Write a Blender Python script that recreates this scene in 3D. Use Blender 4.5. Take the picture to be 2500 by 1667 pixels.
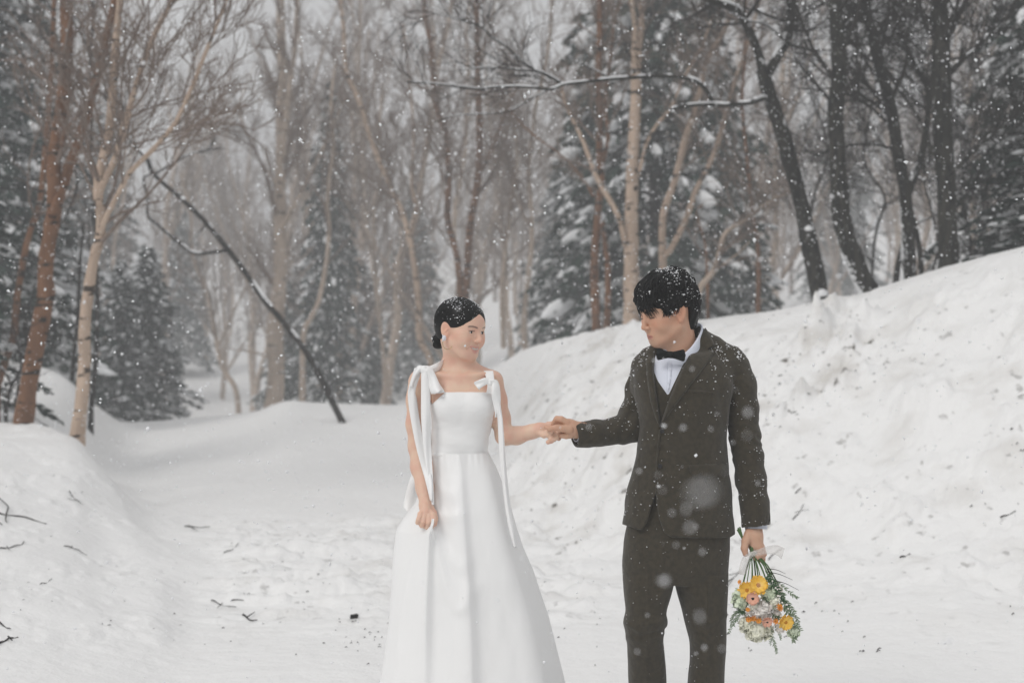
import bpy, math, random
import numpy as np
from mathutils import Vector, Matrix, Euler
from mathutils.bvhtree import BVHTree
for o in list(bpy.data.objects): bpy.data.objects.remove(o)
random.seed(7); RNG = np.random.default_rng(11)
sc = bpy.context.scene; COL = sc.collection
R = math.radians
# ---------------------------------------------------------------- camera
CAMZ = 1.49; FPX = 3472.0; DP = 5.0                       # 50 mm on 36 mm: focal length in pixels of a 2500 px wide frame
cam = bpy.data.objects.new('camera', bpy.data.cameras.new('camera')); COL.objects.link(cam)
cam.location = (0, 0, CAMZ); cam.rotation_euler = (R(90), 0, 0)
cam.data.lens = 50; cam.data.sensor_width = 36; cam.data.clip_start = 0.05; cam.data.clip_end = 1500
cam.data.dof.use_dof = True; cam.data.dof.focus_distance = 4.93; cam.data.dof.aperture_fstop = 2.7
sc.camera = cam
# ---------------------------------------------------------------- sky, sun, exposure
SUN_EL, SUN_AZ = R(44), R(226)                             # azimuth measured clockwise from +Y
W = bpy.data.worlds.new("World"); sc.world = W; W.use_nodes = True
n = W.node_tree; n.nodes.clear()
def NN(t, typ, **kw):
    nd = t.nodes.new(typ)
    for k, v in kw.items(): setattr(nd, k, v)
    return nd
sky = NN(n, 'ShaderNodeTexSky', sky_type='NISHITA', sun_disc=False, sun_elevation=SUN_EL, sun_rotation=SUN_AZ)
hs = NN(n, 'ShaderNodeHueSaturation'); hs.inputs['Saturation'].default_value = 0.10; hs.inputs['Value'].default_value = 0.9
n.links.new(sky.outputs[0], hs.inputs['Color'])
tc = NN(n, 'ShaderNodeTexCoord'); sx = NN(n, 'ShaderNodeSeparateXYZ'); n.links.new(tc.outputs['Generated'], sx.inputs[0])
# overcast cloud deck: brightens steadily from the horizon to the zenith (standard overcast sky)
mz = NN(n, 'ShaderNodeMath', operation='MAXIMUM'); mz.inputs[1].default_value = 0.0; n.links.new(sx.outputs['Z'], mz.inputs[0])
ma = NN(n, 'ShaderNodeMath', operation='MULTIPLY_ADD'); ma.inputs[1].default_value = 8.6; ma.inputs[2].default_value = 6.3; n.links.new(mz.outputs[0], ma.inputs[0])
cl = NN(n, 'ShaderNodeMix', data_type='RGBA', blend_type='MULTIPLY'); cl.inputs[0].default_value = 1
cl.inputs[6].default_value = (0.985, 0.985, 1.0, 1); n.links.new(ma.outputs[0], cl.inputs[7])
mx = NN(n, 'ShaderNodeMix', data_type='RGBA'); mx.inputs[0].default_value = 0.85
n.links.new(hs.outputs[0], mx.inputs[6]); n.links.new(cl.outputs[2], mx.inputs[7])
bg = NN(n, 'ShaderNodeBackground'); bg.inputs[1].default_value = 0.074
wo = NN(n, 'ShaderNodeOutputWorld'); n.links.new(mx.outputs[2], bg.inputs[0]); n.links.new(bg.outputs[0], wo.inputs[0])
sl = bpy.data.lights.new('sun', 'SUN'); sl.energy = 1.35; sl.angle = R(24); sl.color = (1.0, 0.97, 0.93)
so = bpy.data.objects.new('sun', sl); COL.objects.link(so)
sd = Vector((math.sin(SUN_AZ)*math.cos(SUN_EL), math.cos(SUN_AZ)*math.cos(SUN_EL), math.sin(SUN_EL)))
so.rotation_euler = (-sd).to_track_quat('-Z', 'Y').to_euler(); so.location = sd*60
sc.view_settings.view_transform = 'Standard'; sc.view_settings.look = 'None'; sc.view_settings.exposure = -0.06; sc.view_settings.gamma = 1
sc.render.engine = 'CYCLES'
cy = sc.cycles; cy.max_bounces = 6; cy.diffuse_bounces = 3; cy.glossy_bounces = 2; cy.transmission_bounces = 3; cy.volume_bounces = 1; cy.transparent_max_bounces = 8
cy.use_denoising = True; cy.sample_clamp_indirect = 4
# ---------------------------------------------------------------- helpers
def pw(px, py, d=DP): return np.array([(px-1250)*d/FPX, d, CAMZ-(py-833.5)*d/FPX])   # a point of the photo at a chosen distance
def S(px, d=DP): return px*d/FPX
def tag(o, label=None, cat=None, group=None, kind=None):
    if label: o['label'] = label
    if cat: o['category'] = cat
    if group: o['group'] = group
    if kind: o['kind'] = kind
    return o
def empty(name, loc=(0, 0, 0)):
    o = bpy.data.objects.new(name, None); o.location = loc; o.empty_display_size = .2; COL.objects.link(o); return o
def mk(name, V, Fc, mat=None, parent=None, smooth=True, link=True):
    me = bpy.data.meshes.new(name)
    V = np.asarray(V, dtype=np.float32)
    if isinstance(Fc, np.ndarray):
        k = Fc.shape[1]; me.vertices.add(len(V)); me.vertices.foreach_set('co', V.ravel())
        me.loops.add(Fc.size); me.loops.foreach_set('vertex_index', Fc.astype(np.int32).ravel())
        me.polygons.add(len(Fc)); me.polygons.foreach_set('loop_start', np.arange(0, Fc.size, k, dtype=np.int32))
        me.update(calc_edges=True)
    else:
        me.from_pydata([tuple(v) for v in V.tolist()], [], Fc); me.update()
    if smooth: me.polygons.foreach_set('use_smooth', np.ones(len(me.polygons), dtype=bool))
    if mat: me.materials.append(mat)
    if not link: return me
    o = bpy.data.objects.new(name, me); COL.objects.link(o)
    if parent is not None:
        o.parent = parent; off = world_loc(parent)
        o.data.transform(Matrix.Translation(-off))
    return o
def world_loc(p):
    v = Vector((0, 0, 0))
    while p is not None: v += Vector(p.location); p = p.parent
    return v
def vcol(o, name, arr):
    a = o.data.attributes.new(name, 'FLOAT', 'POINT'); a.data.foreach_set('value', np.asarray(arr, dtype=np.float32))
# --- noise
def _h(ix, iy, iz=0, s=0):
    v = (ix.astype(np.int64)*374761393 + iy.astype(np.int64)*668265263 + np.int64(s*974711+17) + (iz.astype(np.int64)*2147483647 if hasattr(iz, 'astype') else 0)) & 0xffffffff
    v = ((v ^ (v >> 13))*1274126177) & 0xffffffff
    v = (v ^ (v >> 16)) & 0xffffffff
    return v/4294967295.0
def vn(x, y, s=0):
    ix, iy = np.floor(x), np.floor(y); fx, fy = x-ix, y-iy
    fx = fx*fx*fx*(fx*(fx*6-15)+10); fy = fy*fy*fy*(fy*(fy*6-15)+10)
    a, b = _h(ix, iy, 0, s), _h(ix+1, iy, 0, s); c, d = _h(ix, iy+1, 0, s), _h(ix+1, iy+1, 0, s)
    return (a*(1-fx)+b*fx)*(1-fy)+(c*(1-fx)+d*fx)*fy
def fbm(x, y, o=4, s=0, g=.5):
    r = 0; a = 1; t = 0
    for i in range(o):
        r = r+a*(vn(x, y, s+i*7)-.5)*2; t += a; a *= g; x = x*2.03+11.3; y = y*2.03+5.7
    return r/t
def sst(a, b, x):
    t = np.clip((x-a)/(b-a), 0, 1); return t*t*(3-2*t)
def cr(P, m=5):
    """Catmull-Rom resampling of control rows (any width)."""
    P = np.asarray(P, float); Q = np.vstack([2*P[0]-P[1], P, 2*P[-1]-P[-2]]); out = []
    for i in range(1, len(Q)-2):
        p0, p1, p2, p3 = Q[i-1], Q[i], Q[i+1], Q[i+2]
        for t in np.arange(m)/m:
            out.append(.5*((2*p1)+(-p0+p2)*t+(2*p0-5*p1+4*p2-p3)*t*t+(-p0+3*p1-3*p2+p3)*t**3))
    out.append(Q[-2]); return np.array(out)
def tubes(P, Rd, sides=6, seed=0, cap=False):
    """P (N,K,3) polylines, Rd (N,K) radii -> verts, quads"""
    P = np.asarray(P, float); Rd = np.asarray(Rd, float); N, K, _ = P.shape
    T = np.empty_like(P); T[:, 1:-1] = P[:, 2:]-P[:, :-2]; T[:, 0] = P[:, 1]-P[:, 0]; T[:, -1] = P[:, -1]-P[:, -2]
    T /= np.linalg.norm(T, axis=2, keepdims=True)+1e-9
    D = P[:, -1]-P[:, 0]; D /= np.linalg.norm(D, axis=1, keepdims=True)+1e-9
    ref = np.where(np.abs(D[:, 2:3]) > .7, np.array([[1., 0, 0]]), np.array([[0, 0, 1.]]))[:, None, :]
    A = np.cross(T, ref); A /= np.linalg.norm(A, axis=2, keepdims=True)+1e-9; B = np.cross(T, A)
    an = np.arange(sides)*2*np.pi/sides
    V = P[:, :, None, :]+Rd[:, :, None, None]*(A[:, :, None, :]*np.cos(an)[None, None, :, None]+B[:, :, None, :]*np.sin(an)[None, None, :, None])
    idx = np.arange(N*K*sides).reshape(N, K, sides)
    a = idx[:, :-1, :]; b = np.roll(idx, -1, 2)[:, :-1, :]; c = np.roll(idx, -1, 2)[:, 1:, :]; d = idx[:, 1:, :]
    F = np.stack([a, d, c, b], -1).reshape(-1, 4)
    return V.reshape(-1, 3), F
def merge(L):
    Vs, Fs, k = [], [], 0
    for V, F in L:
        Vs.append(V); Fs.append(np.asarray(F)+k); k += len(V)
    return np.vstack(Vs), np.vstack(Fs)
# --- materials
def M(name, col, rough=.7, sheen=0, sss=0, spec=.3, metallic=0, trans=0):
    m = bpy.data.materials.new(name); m.use_nodes = True; b = m.node_tree.nodes['Principled BSDF']
    b.inputs['Base Color'].default_value = (*col, 1); b.inputs['Roughness'].default_value = rough; b.inputs['Specular IOR Level'].default_value = spec
    b.inputs['Metallic'].default_value = metallic; b.inputs['Sheen Weight'].default_value = sheen
    if sss:
        b.inputs['Subsurface Weight'].default_value = sss; b.inputs['Subsurface Radius'].default_value = (1, .45, .25); b.inputs['Subsurface Scale'].default_value = .008
    if trans: b.inputs['Transmission Weight'].default_value = trans
    return m, m.node_tree, b
def noise_mix(t, b, c1, c2, scale=10, detail=5, lo=.4, hi=.6, coord='Object', stretch=(1, 1, 1), inp='Base Color', dist=0):
    tcn = NN(t, 'ShaderNodeTexCoord'); mp = NN(t, 'ShaderNodeMapping'); mp.inputs['Scale'].default_value = stretch
    t.links.new(tcn.outputs[coord], mp.inputs[0])
    nz = NN(t, 'ShaderNodeTexNoise'); nz.inputs['Scale'].default_value = scale; nz.inputs['Detail'].default_value = detail; nz.inputs['Distortion'].default_value = dist
    t.links.new(mp.outputs[0], nz.inputs['Vector'])
    mr = NN(t, 'ShaderNodeMapRange'); mr.inputs['From Min'].default_value = lo; mr.inputs['From Max'].default_value = hi
    t.links.new(nz.outputs[0], mr.inputs[0])
    x = NN(t, 'ShaderNodeMix', data_type='RGBA'); t.links.new(mr.outputs[0], x.inputs[0])
    for sock, c in ((6, c1), (7, c2)):
        if hasattr(c, 'links'): t.links.new(c, x.inputs[sock])
        else: x.inputs[sock].default_value = (*c, 1)
    if inp: t.links.new(x.outputs[2], b.inputs[inp])
    return x.outputs[2], mr.outputs[0], nz.outputs[0]
def bump(t, b, src, strength=.3, dist=.01, prev=None):
    bn = NN(t, 'ShaderNodeBump'); bn.inputs['Strength'].default_value = strength; bn.inputs['Distance'].default_value = dist
    t.links.new(src, bn.inputs['Height'])
    if prev: t.links.new(prev, bn.inputs['Normal'])
    t.links.new(bn.outputs[0], b.inputs['Normal']); return bn.outputs[0]
def noise_bump(t, b, scale, strength=.3, dist=.01, detail=4, coord='Object', stretch=(1, 1, 1), prev=None):
    tcn = NN(t, 'ShaderNodeTexCoord'); mp = NN(t, 'ShaderNodeMapping'); mp.inputs['Scale'].default_value = stretch
    t.links.new(tcn.outputs[coord], mp.inputs[0]); nz = NN(t, 'ShaderNodeTexNoise'); nz.inputs['Scale'].default_value = scale; nz.inputs['Detail'].default_value = detail
    t.links.new(mp.outputs[0], nz.inputs['Vector']); return bump(t, b, nz.outputs[0], strength, dist, prev)
def attr_mix(t, b, base, col, name, inp='Base Color'):
    at = NN(t, 'ShaderNodeAttribute'); at.attribute_name = name
    x = NN(t, 'ShaderNodeMix', data_type='RGBA'); t.links.new(at.outputs['Fac'], x.inputs[0])
    if hasattr(base, 'links'): t.links.new(base, x.inputs[6])
    else: x.inputs[6].default_value = (*base, 1)
    x.inputs[7].default_value = (*col, 1); t.links.new(x.outputs[2], b.inputs[inp]); return x.outputs[2]
# ================================================================ snow ground
def zc(py, d): return CAMZ-(py-833.5)*d/FPX
# per column of the view: eight (distance, height) knots: near .. toe .. crest .. behind .. hill
CT = {
 -9000: [(4,0),(7,.5),(10,.9),(13,1.2),(20,1.6),(30,1.5),(60,2),(125,8)],
 -600: [(4,0),(6.5,.3),(9,.62),(13,.9),(15.5,.9),(20,1.4),(30,1.2),(125,9)],
 0:   [(4,0),(6.5,.12),(9.5,.42),(13.2,zc(1040,13.2)),(15.5,.42),(19.5,zc(888,19.5)),(28,.3),(125,9)],
 110: [(4,0),(6.5,.08),(9.5,.34),(13,zc(1044,13)),(15.5,.42),(19.5,zc(896,19.5)),(28,.2),(125,9)],
 190: [(4,0),(6.5,.05),(9.5,.28),(12.6,zc(1062,12.6)),(15,.25),(19.5,zc(935,19.5)),(28,-.2),(125,9)],
 225: [(4,0),(6.5,.04),(9.5,.20),(12.2,.50),(14.5,.16),(20,zc(990,20)),(28,-.3),(125,9)],
 290: [(4,0),(6.5,.02),(9,.10),(11.2,.26),(13.8,.06),(23,zc(1038,23)),(31,-.6),(125,9)],
 350: [(4,0),(6.5,.0),(8.2,.05),(10,.11),(12.8,.0),(24,zc(1034,24)),(32,-.7),(125,9)],
 420: [(4,0),(6.5,-.02),(7.8,.0),(9.2,.03),(12,.0),(24,zc(1030,24)),(32,-.8),(125,9)],
 500: [(4,0),(6.5,-.02),(8,-.02),(10,.0),(14,.02),(24,zc(1022,24)),(32,-.8),(125,9)],
 640: [(4,0),(6.5,0),(8,-.02),(10,.0),(14,.02),(23,zc(1012,23)),(32,-.8),(125,9)],
 690: [(4,0),(6.5,0),(8,-.0),(10,.0),(14,.02),(22,zc(975,22)),(32,-.8),(125,9)],
 740: [(4,0),(6.5,0),(8,-.0),(10,.0),(14,.02),(22,zc(988,22)),(32,-.8),(125,9)],
 1000: [(4,0),(6.5,0),(8,-.0),(10,.0),(15,.04),(22,zc(989,22)),(32,-.8),(125,9)],
 1120: [(4,0),(6.5,0),(8,-.0),(11,.0),(16,.12),(21,zc(968,21)),(30,-.5),(125,9)],
 1200: [(4,0),(6.5,0),(8,0),(12,.0),(16,.45),(19.5,zc(906,19.5)),(27,.2),(125,9)],
 1300: [(4,0),(6.5,0),(8,0),(11.5,.03),(14.5,.75),(17.5,zc(850,17.5)),(25,.6),(125,9)],
 1400: [(4,0),(6.5,0),(8,0),(10.8,.05),(13.6,.9),(16.6,zc(822,16.6)),(24,.8),(125,9)],
 1600: [(4,0),(6.3,0),(7.8,.0),(9.8,.08),(12.3,1.05),(15,zc(790,15)),(22,.9),(125,9)],
 1900: [(4,0),(6.3,0),(7.4,.0),(9,.14),(11.2,1.1),(13.6,zc(755,13.6)),(20,1),(125,10)],
 2100: [(4,0),(6.2,0),(7.2,.02),(8.6,.16),(10.8,1.15),(13.1,zc(720,13.1)),(19,1.2),(125,11)],
 2300: [(4,0),(6,0),(7,.03),(8.2,.18),(10.4,1.28),(12.6,zc(650,12.6)),(18,1.7),(125,12)],
 2500: [(4,0),(5.8,0),(6.8,.04),(7.9,.2),(10,1.38),(12.1,zc(606,12.1)),(17,1.9),(125,13)],
 3300: [(4,0),(5.4,.05),(6.2,.1),(7.2,.3),(9,1.6),(11.5,3.0),(16,2.6),(125,14)],
 12000: [(4,0),(5.4,.3),(6.2,.4),(7.2,.7),(9,1.9),(11.5,3.2),(16,3.2),(125,14)]}
ck = np.array(sorted(CT)); CD = np.array([[p[0] for p in CT[k]] for k in ck]); CZ = np.array([[p[1] for p in CT[k]] for k in ck])
fine = np.arange(-120, 2621, 5.6)
outL = -120-5*np.cumsum(1.10**np.arange(1, 56)); outR = 2620+5*np.cumsum(1.10**np.arange(1, 56))
GC = np.concatenate([outL[::-1], fine, outR])
GC = GC[(GC > -15000) & (GC < 17000)]
GD = np.concatenate([np.linspace(-30, 4.4, 22), np.geomspace(4.6, 30, 480), 30*1.035**np.arange(1, 43)])
GD = GD[GD < 126]
kd = np.stack([np.interp(GC, ck, CD[:, j]) for j in range(8)], 1); kz = np.stack([np.interp(GC, ck, CZ[:, j]) for j in range(8)], 1)
def smooth_1d(a, ax, n_):
    for _ in range(n_):
        b = np.copy(a); sl1 = [slice(None)]*a.ndim; sl0 = list(sl1); sl2 = list(sl1)
        sl1[ax] = slice(1, -1); sl0[ax] = slice(0, -2); sl2[ax] = slice(2, None)
        b[tuple(sl1)] = .25*a[tuple(sl0)]+.5*a[tuple(sl1)]+.25*a[tuple(sl2)]; a = b
    return a
kd = smooth_1d(kd, 0, 60); kz = smooth_1d(kz, 0, 60)
HZ = np.empty((len(GC), len(GD)))
for i in range(len(GC)):
    x, y = kd[i], kz[i]; m = np.gradient(y, x); m[0] = 0; m[5] = 0
    j = np.clip(np.searchsorted(x, GD)-1, 0, 6); h_ = x[j+1]-x[j]; t = np.clip((GD-x[j])/h_, 0, 1)
    HZ[i] = (2*t**3-3*t**2+1)*y[j]+(t**3-2*t**2+t)*h_*m[j]+(-2*t**3+3*t**2)*y[j+1]+(t**3-t**2)*h_*m[j+1]
DD = np.maximum(GD, 3.0)[None, :]
GX = (GC[:, None]-1250)*DD/FPX; GY = np.broadcast_to(GD[None, :], GX.shape)
PXg = np.broadcast_to(GC[:, None], GX.shape)
crest = kd[:, 5][:, None]; toe = kd[:, 3][:, None]; crz = kz[:, 5][:, None]
bank = sst(1080, 1480, PXg)*sst(-1.2, .6, GY-toe+.4)*(1-sst(-1.6, .2, GY-crest)*.85)
bank = bank*(1-sst(1.0, 3.0, GY-crest)*.5)
near = sst(4, 6, GY)*(1-sst(26, 60, GY))
det = fbm(GX*.55, GY*.55, 3, 1)*.05+fbm(GX*1.7, GY*1.2, 3, 5)*.014*near
ck1 = fbm(GX*1.6+GY*.6, GY*1.1, 5, 9, .6); clods = np.clip(fbm(GX*2.4, GY*2.6-GX*.9, 4, 21, .62)-.06, 0, 1)
lump = sst(.0, .55, fbm(GX*.8, GY*.7-GX*.4, 2, 31))
det = det+bank*(ck1*.09+clods*.42*(.3+lump)+np.clip(fbm(GX*5.5, GY*5-GX*2, 3, 93, .6)-.1, 0, 1)*.12*(.3+lump)+np.abs(fbm(GX*5, GY*4, 3, 41))*.02)
path = sst(420, 620, PXg)*(1-sst(1350, 1650, PXg))*sst(6.8, 8.2, GY)*(1-sst(11.0, 13, GY))
det = det+path*(np.clip(fbm(GX*1.7, GY*4.6, 5, 51, .65), -.15, 1)*.13+fbm(GX*4.5, GY*7, 3, 57)*.012)
chunk = sst(1090, 1300, PXg)*(1-sst(1500, 1700, PXg))*sst(10, 11.5, GY)*(1-sst(15, 17, GY))
det = det+chunk*np.clip(fbm(GX*2.3, GY*1.7, 4, 61, .6), 0, 1)*.16
det = det+sst(-200, 0, PXg)*(1-sst(360, 480, PXg))*sst(6, 7, GY)*(1-sst(13, 15, GY))*(fbm(GX*3, GY*2.4, 4, 71)*.012+fbm(GX*.9, GY*.8, 2, 73)*.08+np.clip(fbm(GX*4, GY*3, 4, 79, .6)-.1, 0, 1)*.05)
det = det*sst(2, 5, GY)
HZ = HZ+det
def ground_z(px, d):
    fi = np.interp(px, GC, np.arange(len(GC))); fj = np.interp(d, GD, np.arange(len(GD)))
    i, j = int(min(fi, len(GC)-2)), int(min(fj, len(GD)-2)); a, b = fi-i, fj-j
    return float((HZ[i, j]*(1-a)+HZ[i+1, j]*a)*(1-b)+(HZ[i, j+1]*(1-a)+HZ[i+1, j+1]*a)*b)
def gp(px, d): return np.array([(px-1250)*d/FPX, d, ground_z(px, d)])
def gxy(x, y): return ground_z(1250+x*FPX/max(y, 3.0), y)
ni, nj = GX.shape; idx = np.arange(ni*nj).reshape(ni, nj)
GF = np.stack([idx[:-1, :-1], idx[1:, :-1], idx[1:, 1:], idx[:-1, 1:]], -1).reshape(-1, 4)
m_snow, t, b = M('snow', (.80, .80, .80), .6, spec=.25)
b.inputs['Subsurface Weight'].default_value = 0
dirt_c, _, _ = noise_mix(t, b, (.81, .808, .80), (.60, .58, .55), scale=2.6, detail=9, lo=.50, hi=.70, inp=None)
c2, _, _ = noise_mix(t, b, dirt_c, (.10, .085, .07), scale=10, detail=10, lo=.63, hi=.70, inp=None, stretch=(1, .55, 1))
at = NN(t, 'ShaderNodeAttribute'); at.attribute_name = 'bank'
x = NN(t, 'ShaderNodeMix', data_type='RGBA'); t.links.new(at.outputs['Fac'], x.inputs[0]); x.inputs[6].default_value = (.81, .808, .80, 1); t.links.new(c2, x.inputs[7])
t.links.new(x.outputs[2], b.inputs['Base Color'])
n1 = noise_bump(t, b, 9, .5, .04, 9); noise_bump(t, b, 60, .4, .006, 4, prev=n1)
ground = mk('snow_ground', np.stack([GX, GY, HZ], -1).reshape(-1, 3), GF, m_snow)
dirt = np.clip(bank*.95*(.45+.55*lump)+path*.40+chunk*.35, 0, 1)+.04*near
vcol(ground, 'bank', np.broadcast_to(dirt, GX.shape).ravel()); tag(ground, kind='structure')
# ================================================================ haze
m_hz = bpy.data.materials.new('haze'); m_hz.use_nodes = True; t = m_hz.node_tree; t.nodes.clear()
pv = NN(t, 'ShaderNodeVolumePrincipled'); pv.inputs['Color'].default_value = (.93, .945, .96, 1); pv.inputs['Density'].default_value = 0.0068; pv.inputs['Anisotropy'].default_value = .1
oo = NN(t, 'ShaderNodeOutputMaterial'); t.links.new(pv.outputs[0], oo.inputs['Volume'])
gx0, gx1 = float(GX.min())-3, float(GX.max())+3; gz0 = float(HZ.min())-1.0
x0, x1, y0, y1, z0, z1 = gx0, gx1, -34, 130, gz0, 30
HV = [(a, b_, c) for a in (x0, x1) for b_ in (y0, y1) for c in (z0, z1)]
hz = mk('haze', HV, [(0, 1, 3, 2), (4, 6, 7, 5), (0, 4, 5, 1), (2, 3, 7, 6), (0, 2, 6, 4), (1, 5, 7, 3)], m_hz, smooth=False)
tag(hz, kind='stuff'); hz['label'] = 'pale snowy haze filling the air of the forest clearing'
# ================================================================ trees
def bark(name, c1, c2, c3, mark_scale=5, mark=(.60, .68), snow=0.0, bumpy=.5, vert=False):
    m, t, b = M(name, c1, .9, spec=.15)
    st = (6, 6, .7) if vert else (1, 1, 4)
    base, _, nz = noise_mix(t, b, c1, c2, scale=3.5, detail=6, lo=.35, hi=.65, stretch=(2.5, 2.5, .8))
    o, _, n2 = noise_mix(t, b, base, c3, scale=mark_scale, detail=4, lo=mark[0], hi=mark[1], stretch=st)
    if snow:
        noise_mix(t, b, o, (.78, .79, .80), scale=9, detail=6, lo=1-snow, hi=1-snow+.05, stretch=(1.6, 1.6, .6))
    noise_bump(t, b, 22 if vert else 14, bumpy, .02, 5, stretch=(1, 1, .22) if vert else (1, 1, 2.5))
    return m
m_pale = bark('pale_birch_bark', (.50, .385, .30), (.38, .285, .22), (.05, .038, .03), 4.0, (.585, .62))
m_orange = bark('orange_birch_bark', (.195, .098, .052), (.125, .062, .034), (.022, .016, .012), 4.5, (.57, .62))
m_dark = bark('dark_oak_bark', (.035, .032, .026), (.018, .018, .015), (.006, .006, .006), 6, (.5, .6), snow=.34, bumpy=1.0, vert=True)
m_limb = bark('dark_limb_bark', (.035, .030, .026), (.02, .018, .016), (.008, .008, .008), 6, (.5, .6), bumpy=.6)
m_far = bark('far_birch_bark', (.46, .37, .30), (.36, .29, .235), (.09, .075, .065), 3, (.60, .70))
m_twig, t_, b_ = M('twig', (.20, .155, .13), .9, spec=.1)
m_dtwig, t_, b_ = M('dark_twig', (.025, .022, .02), .9, spec=.1)
m_fresh, t_, b_ = M('lying_snow', (.80, .81, .82), .7, spec=.15)
m_needle, t_, b_ = M('needles', (.018, .035, .028), .8, spec=.15)
noise_mix(t_, b_, (.012, .026, .022), (.030, .052, .040), scale=3, detail=3, lo=.4, hi=.6)

def grow(starts, dirs, lens, rads, K, curl, up, rng):
    """polylines with gentle random curl"""
    N = len(starts); P = np.empty((N, K, 3)); P[:, 0] = starts; d = dirs.copy(); cv = rng.normal(0, 1, (N, 3))*curl
    for k in range(1, K):
        d = d+cv/K+rng.normal(0, 1, (N, 3))*curl*.45/np.sqrt(K); d[:, 2] += up/K; d /= np.linalg.norm(d, axis=1, keepdims=True)
        P[:, k] = P[:, k-1]+d*lens[:, None]/(K-1)
    Rr = rads[:, None]*np.linspace(1, .28, K)[None]
    return P, Rr
def children_of(P, Rr, per, t0, ang, lf, rf, rng, minlen=.25):
    N, K, _ = P.shape; n_ = N*per; pi = np.repeat(np.arange(N), per); t = t0+(1-t0)*rng.random(n_)
    f = t*(K-1); i = np.minimum(f.astype(int), K-2); a = (f-i)[:, None]
    st = P[pi, i]*(1-a)+P[pi, i+1]*a; T = P[pi, i+1]-P[pi, i]; T /= np.linalg.norm(T, axis=1, keepdims=True)+1e-9
    r = Rr[pi, i]; q = rng.normal(0, 1, (n_, 3)); q -= T*np.sum(q*T, 1, keepdims=True); q /= np.linalg.norm(q, axis=1, keepdims=True)
    an = ang*(.6+.8*rng.random(n_)); d = T*np.cos(an)[:, None]+q*np.sin(an)[:, None]
    L = np.linalg.norm(P[:, -1]-P[:, 0], axis=1)[pi]*lf*(.5+.8*rng.random(n_))*(1.15-.6*t); L = np.maximum(L, minlen)
    return st, d, L, np.maximum(r*rf*(.7+.5*rng.random(n_)), .0018)
def crown_from(P, Rr, rng, n1=8, n2=5, n3=4, t0=.35, ang=.65, lf=.42, up=.5, r1=.42, sides=(5, 4, 3), minr=.003, curl=.5, K=(6, 5, 4)):
    out = []
    s = children_of(P, Rr, n1, t0, ang, lf, r1, rng); P1, R1 = grow(*s, K[0], curl, up, rng); R1 = np.maximum(R1, minr*1.6); out.append(tubes(P1, R1, sides[0]))
    if n2:
        s = children_of(P1, R1, n2, .2, ang, .5, .55, rng); P2, R2 = grow(*s, K[1], curl, up*.8, rng); R2 = np.maximum(R2, minr); out.append(tubes(P2, R2, sides[1]))
        if n3:
            s = children_of(P2, R2, n3, .15, ang, .55, .6, rng); P3, R3 = grow(*s, K[2], curl, up*.6, rng); R3 = np.maximum(R3, minr*.8); out.append(tubes(P3, R3, sides[2]))
    return merge(out)
def px_path(pts, d, w0, w1, sub=5, wob=.0, seed=0, d1=None):
    """photo points (+ distance) -> world polyline and radii"""
    pts = np.array(pts, float); n_ = len(pts); ds = np.linspace(d, d1 if d1 else d, n_)
    rng = np.random.default_rng(seed); ds = ds+np.concatenate([[0], np.cumsum(rng.normal(0, .10, n_-1))])
    P = np.array([pw(p[0], p[1], dd) for p, dd in zip(pts, ds)]); C = cr(P, sub); L = np.concatenate([[0], np.cumsum(np.linalg.norm(np.diff(C, axis=0), axis=1))]); L /= L[-1]
    r = (w0+(w1-w0)*L)/2*d/FPX; nz = rng.normal(0, 1, len(r)); nz = np.convolve(np.pad(nz, 2, 'edge'), np.ones(5)/5, 'valid'); r = r*(1+.06*nz)
    if wob: C = C+np.cumsum(rng.normal(0, wob, C.shape), 0)*.2
    return C, r
def limb_mesh(C, r, sides=12, knobs=0, rng=None, flare=0):
    rr = r.copy()
    if flare: rr[:4] *= 1+flare*np.array([1, .6, .3, .1])
    V, F = tubes(C[None], rr[None], sides)
    a = V.reshape(len(C), sides, 3); cen = C[:, None]; an = np.arange(sides)[None]; ii = np.arange(len(C))[:, None]
    k = 1+.10*(_h(ii*1+an*0, an+ii*0, 0, 3)-.5)+.12*fbm(ii*.35+an*0, an*1.0+ii*0., 2, int(1000*r[0]))
    a = cen+(a-cen)*k[..., None]; return a.reshape(-1, 3), F
def snow_on(C, r, cover=.9, th=.55, seed=0, thr=-.2, sides=6):
    """snow lying along the upper side of a limb, in uneven runs"""
    rng = np.random.default_rng(seed); Cn = cr(C, 2); rn = np.interp(np.linspace(0, 1, len(Cn)), np.linspace(0, 1, len(r)), r)
    T = np.gradient(Cn, axis=0); T /= np.linalg.norm(T, axis=1, keepdims=True); slope = 1-np.abs(T[:, 2])**2
    run = fbm(np.arange(len(Cn))*.22+seed*3.1, np.zeros(len(Cn)), 2, seed); amt = np.clip(slope*1.3-.15, 0, 1)*sst(thr, thr+.35, run)*cover
    th_ = rn*th*amt+.0
    up = np.array([0, 0, 1.])[None]-T*T[:, 2:3]; up /= np.linalg.norm(up, axis=1, keepdims=True)+1e-6
    keep = amt > .12
    out = []; i = 0
    while i < len(Cn):
        if keep[i]:
            j = i
            while j < len(Cn) and keep[j]: j += 1
            if j-i >= 3:
                sl_ = slice(i, j); e = np.minimum(np.arange(j-i), np.arange(j-i)[::-1]); tp = np.clip((e+.3)/2, .15, 1)
                cc = Cn[sl_]+up[sl_]*(rn[sl_]*.55+th_[sl_]*.45)[:, None]; rad = (rn[sl_]*.62+th_[sl_]*.5)*tp
                out.append(tubes(cc[None], rad[None], sides))
            i = j
        i += 1
    return out
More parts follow.
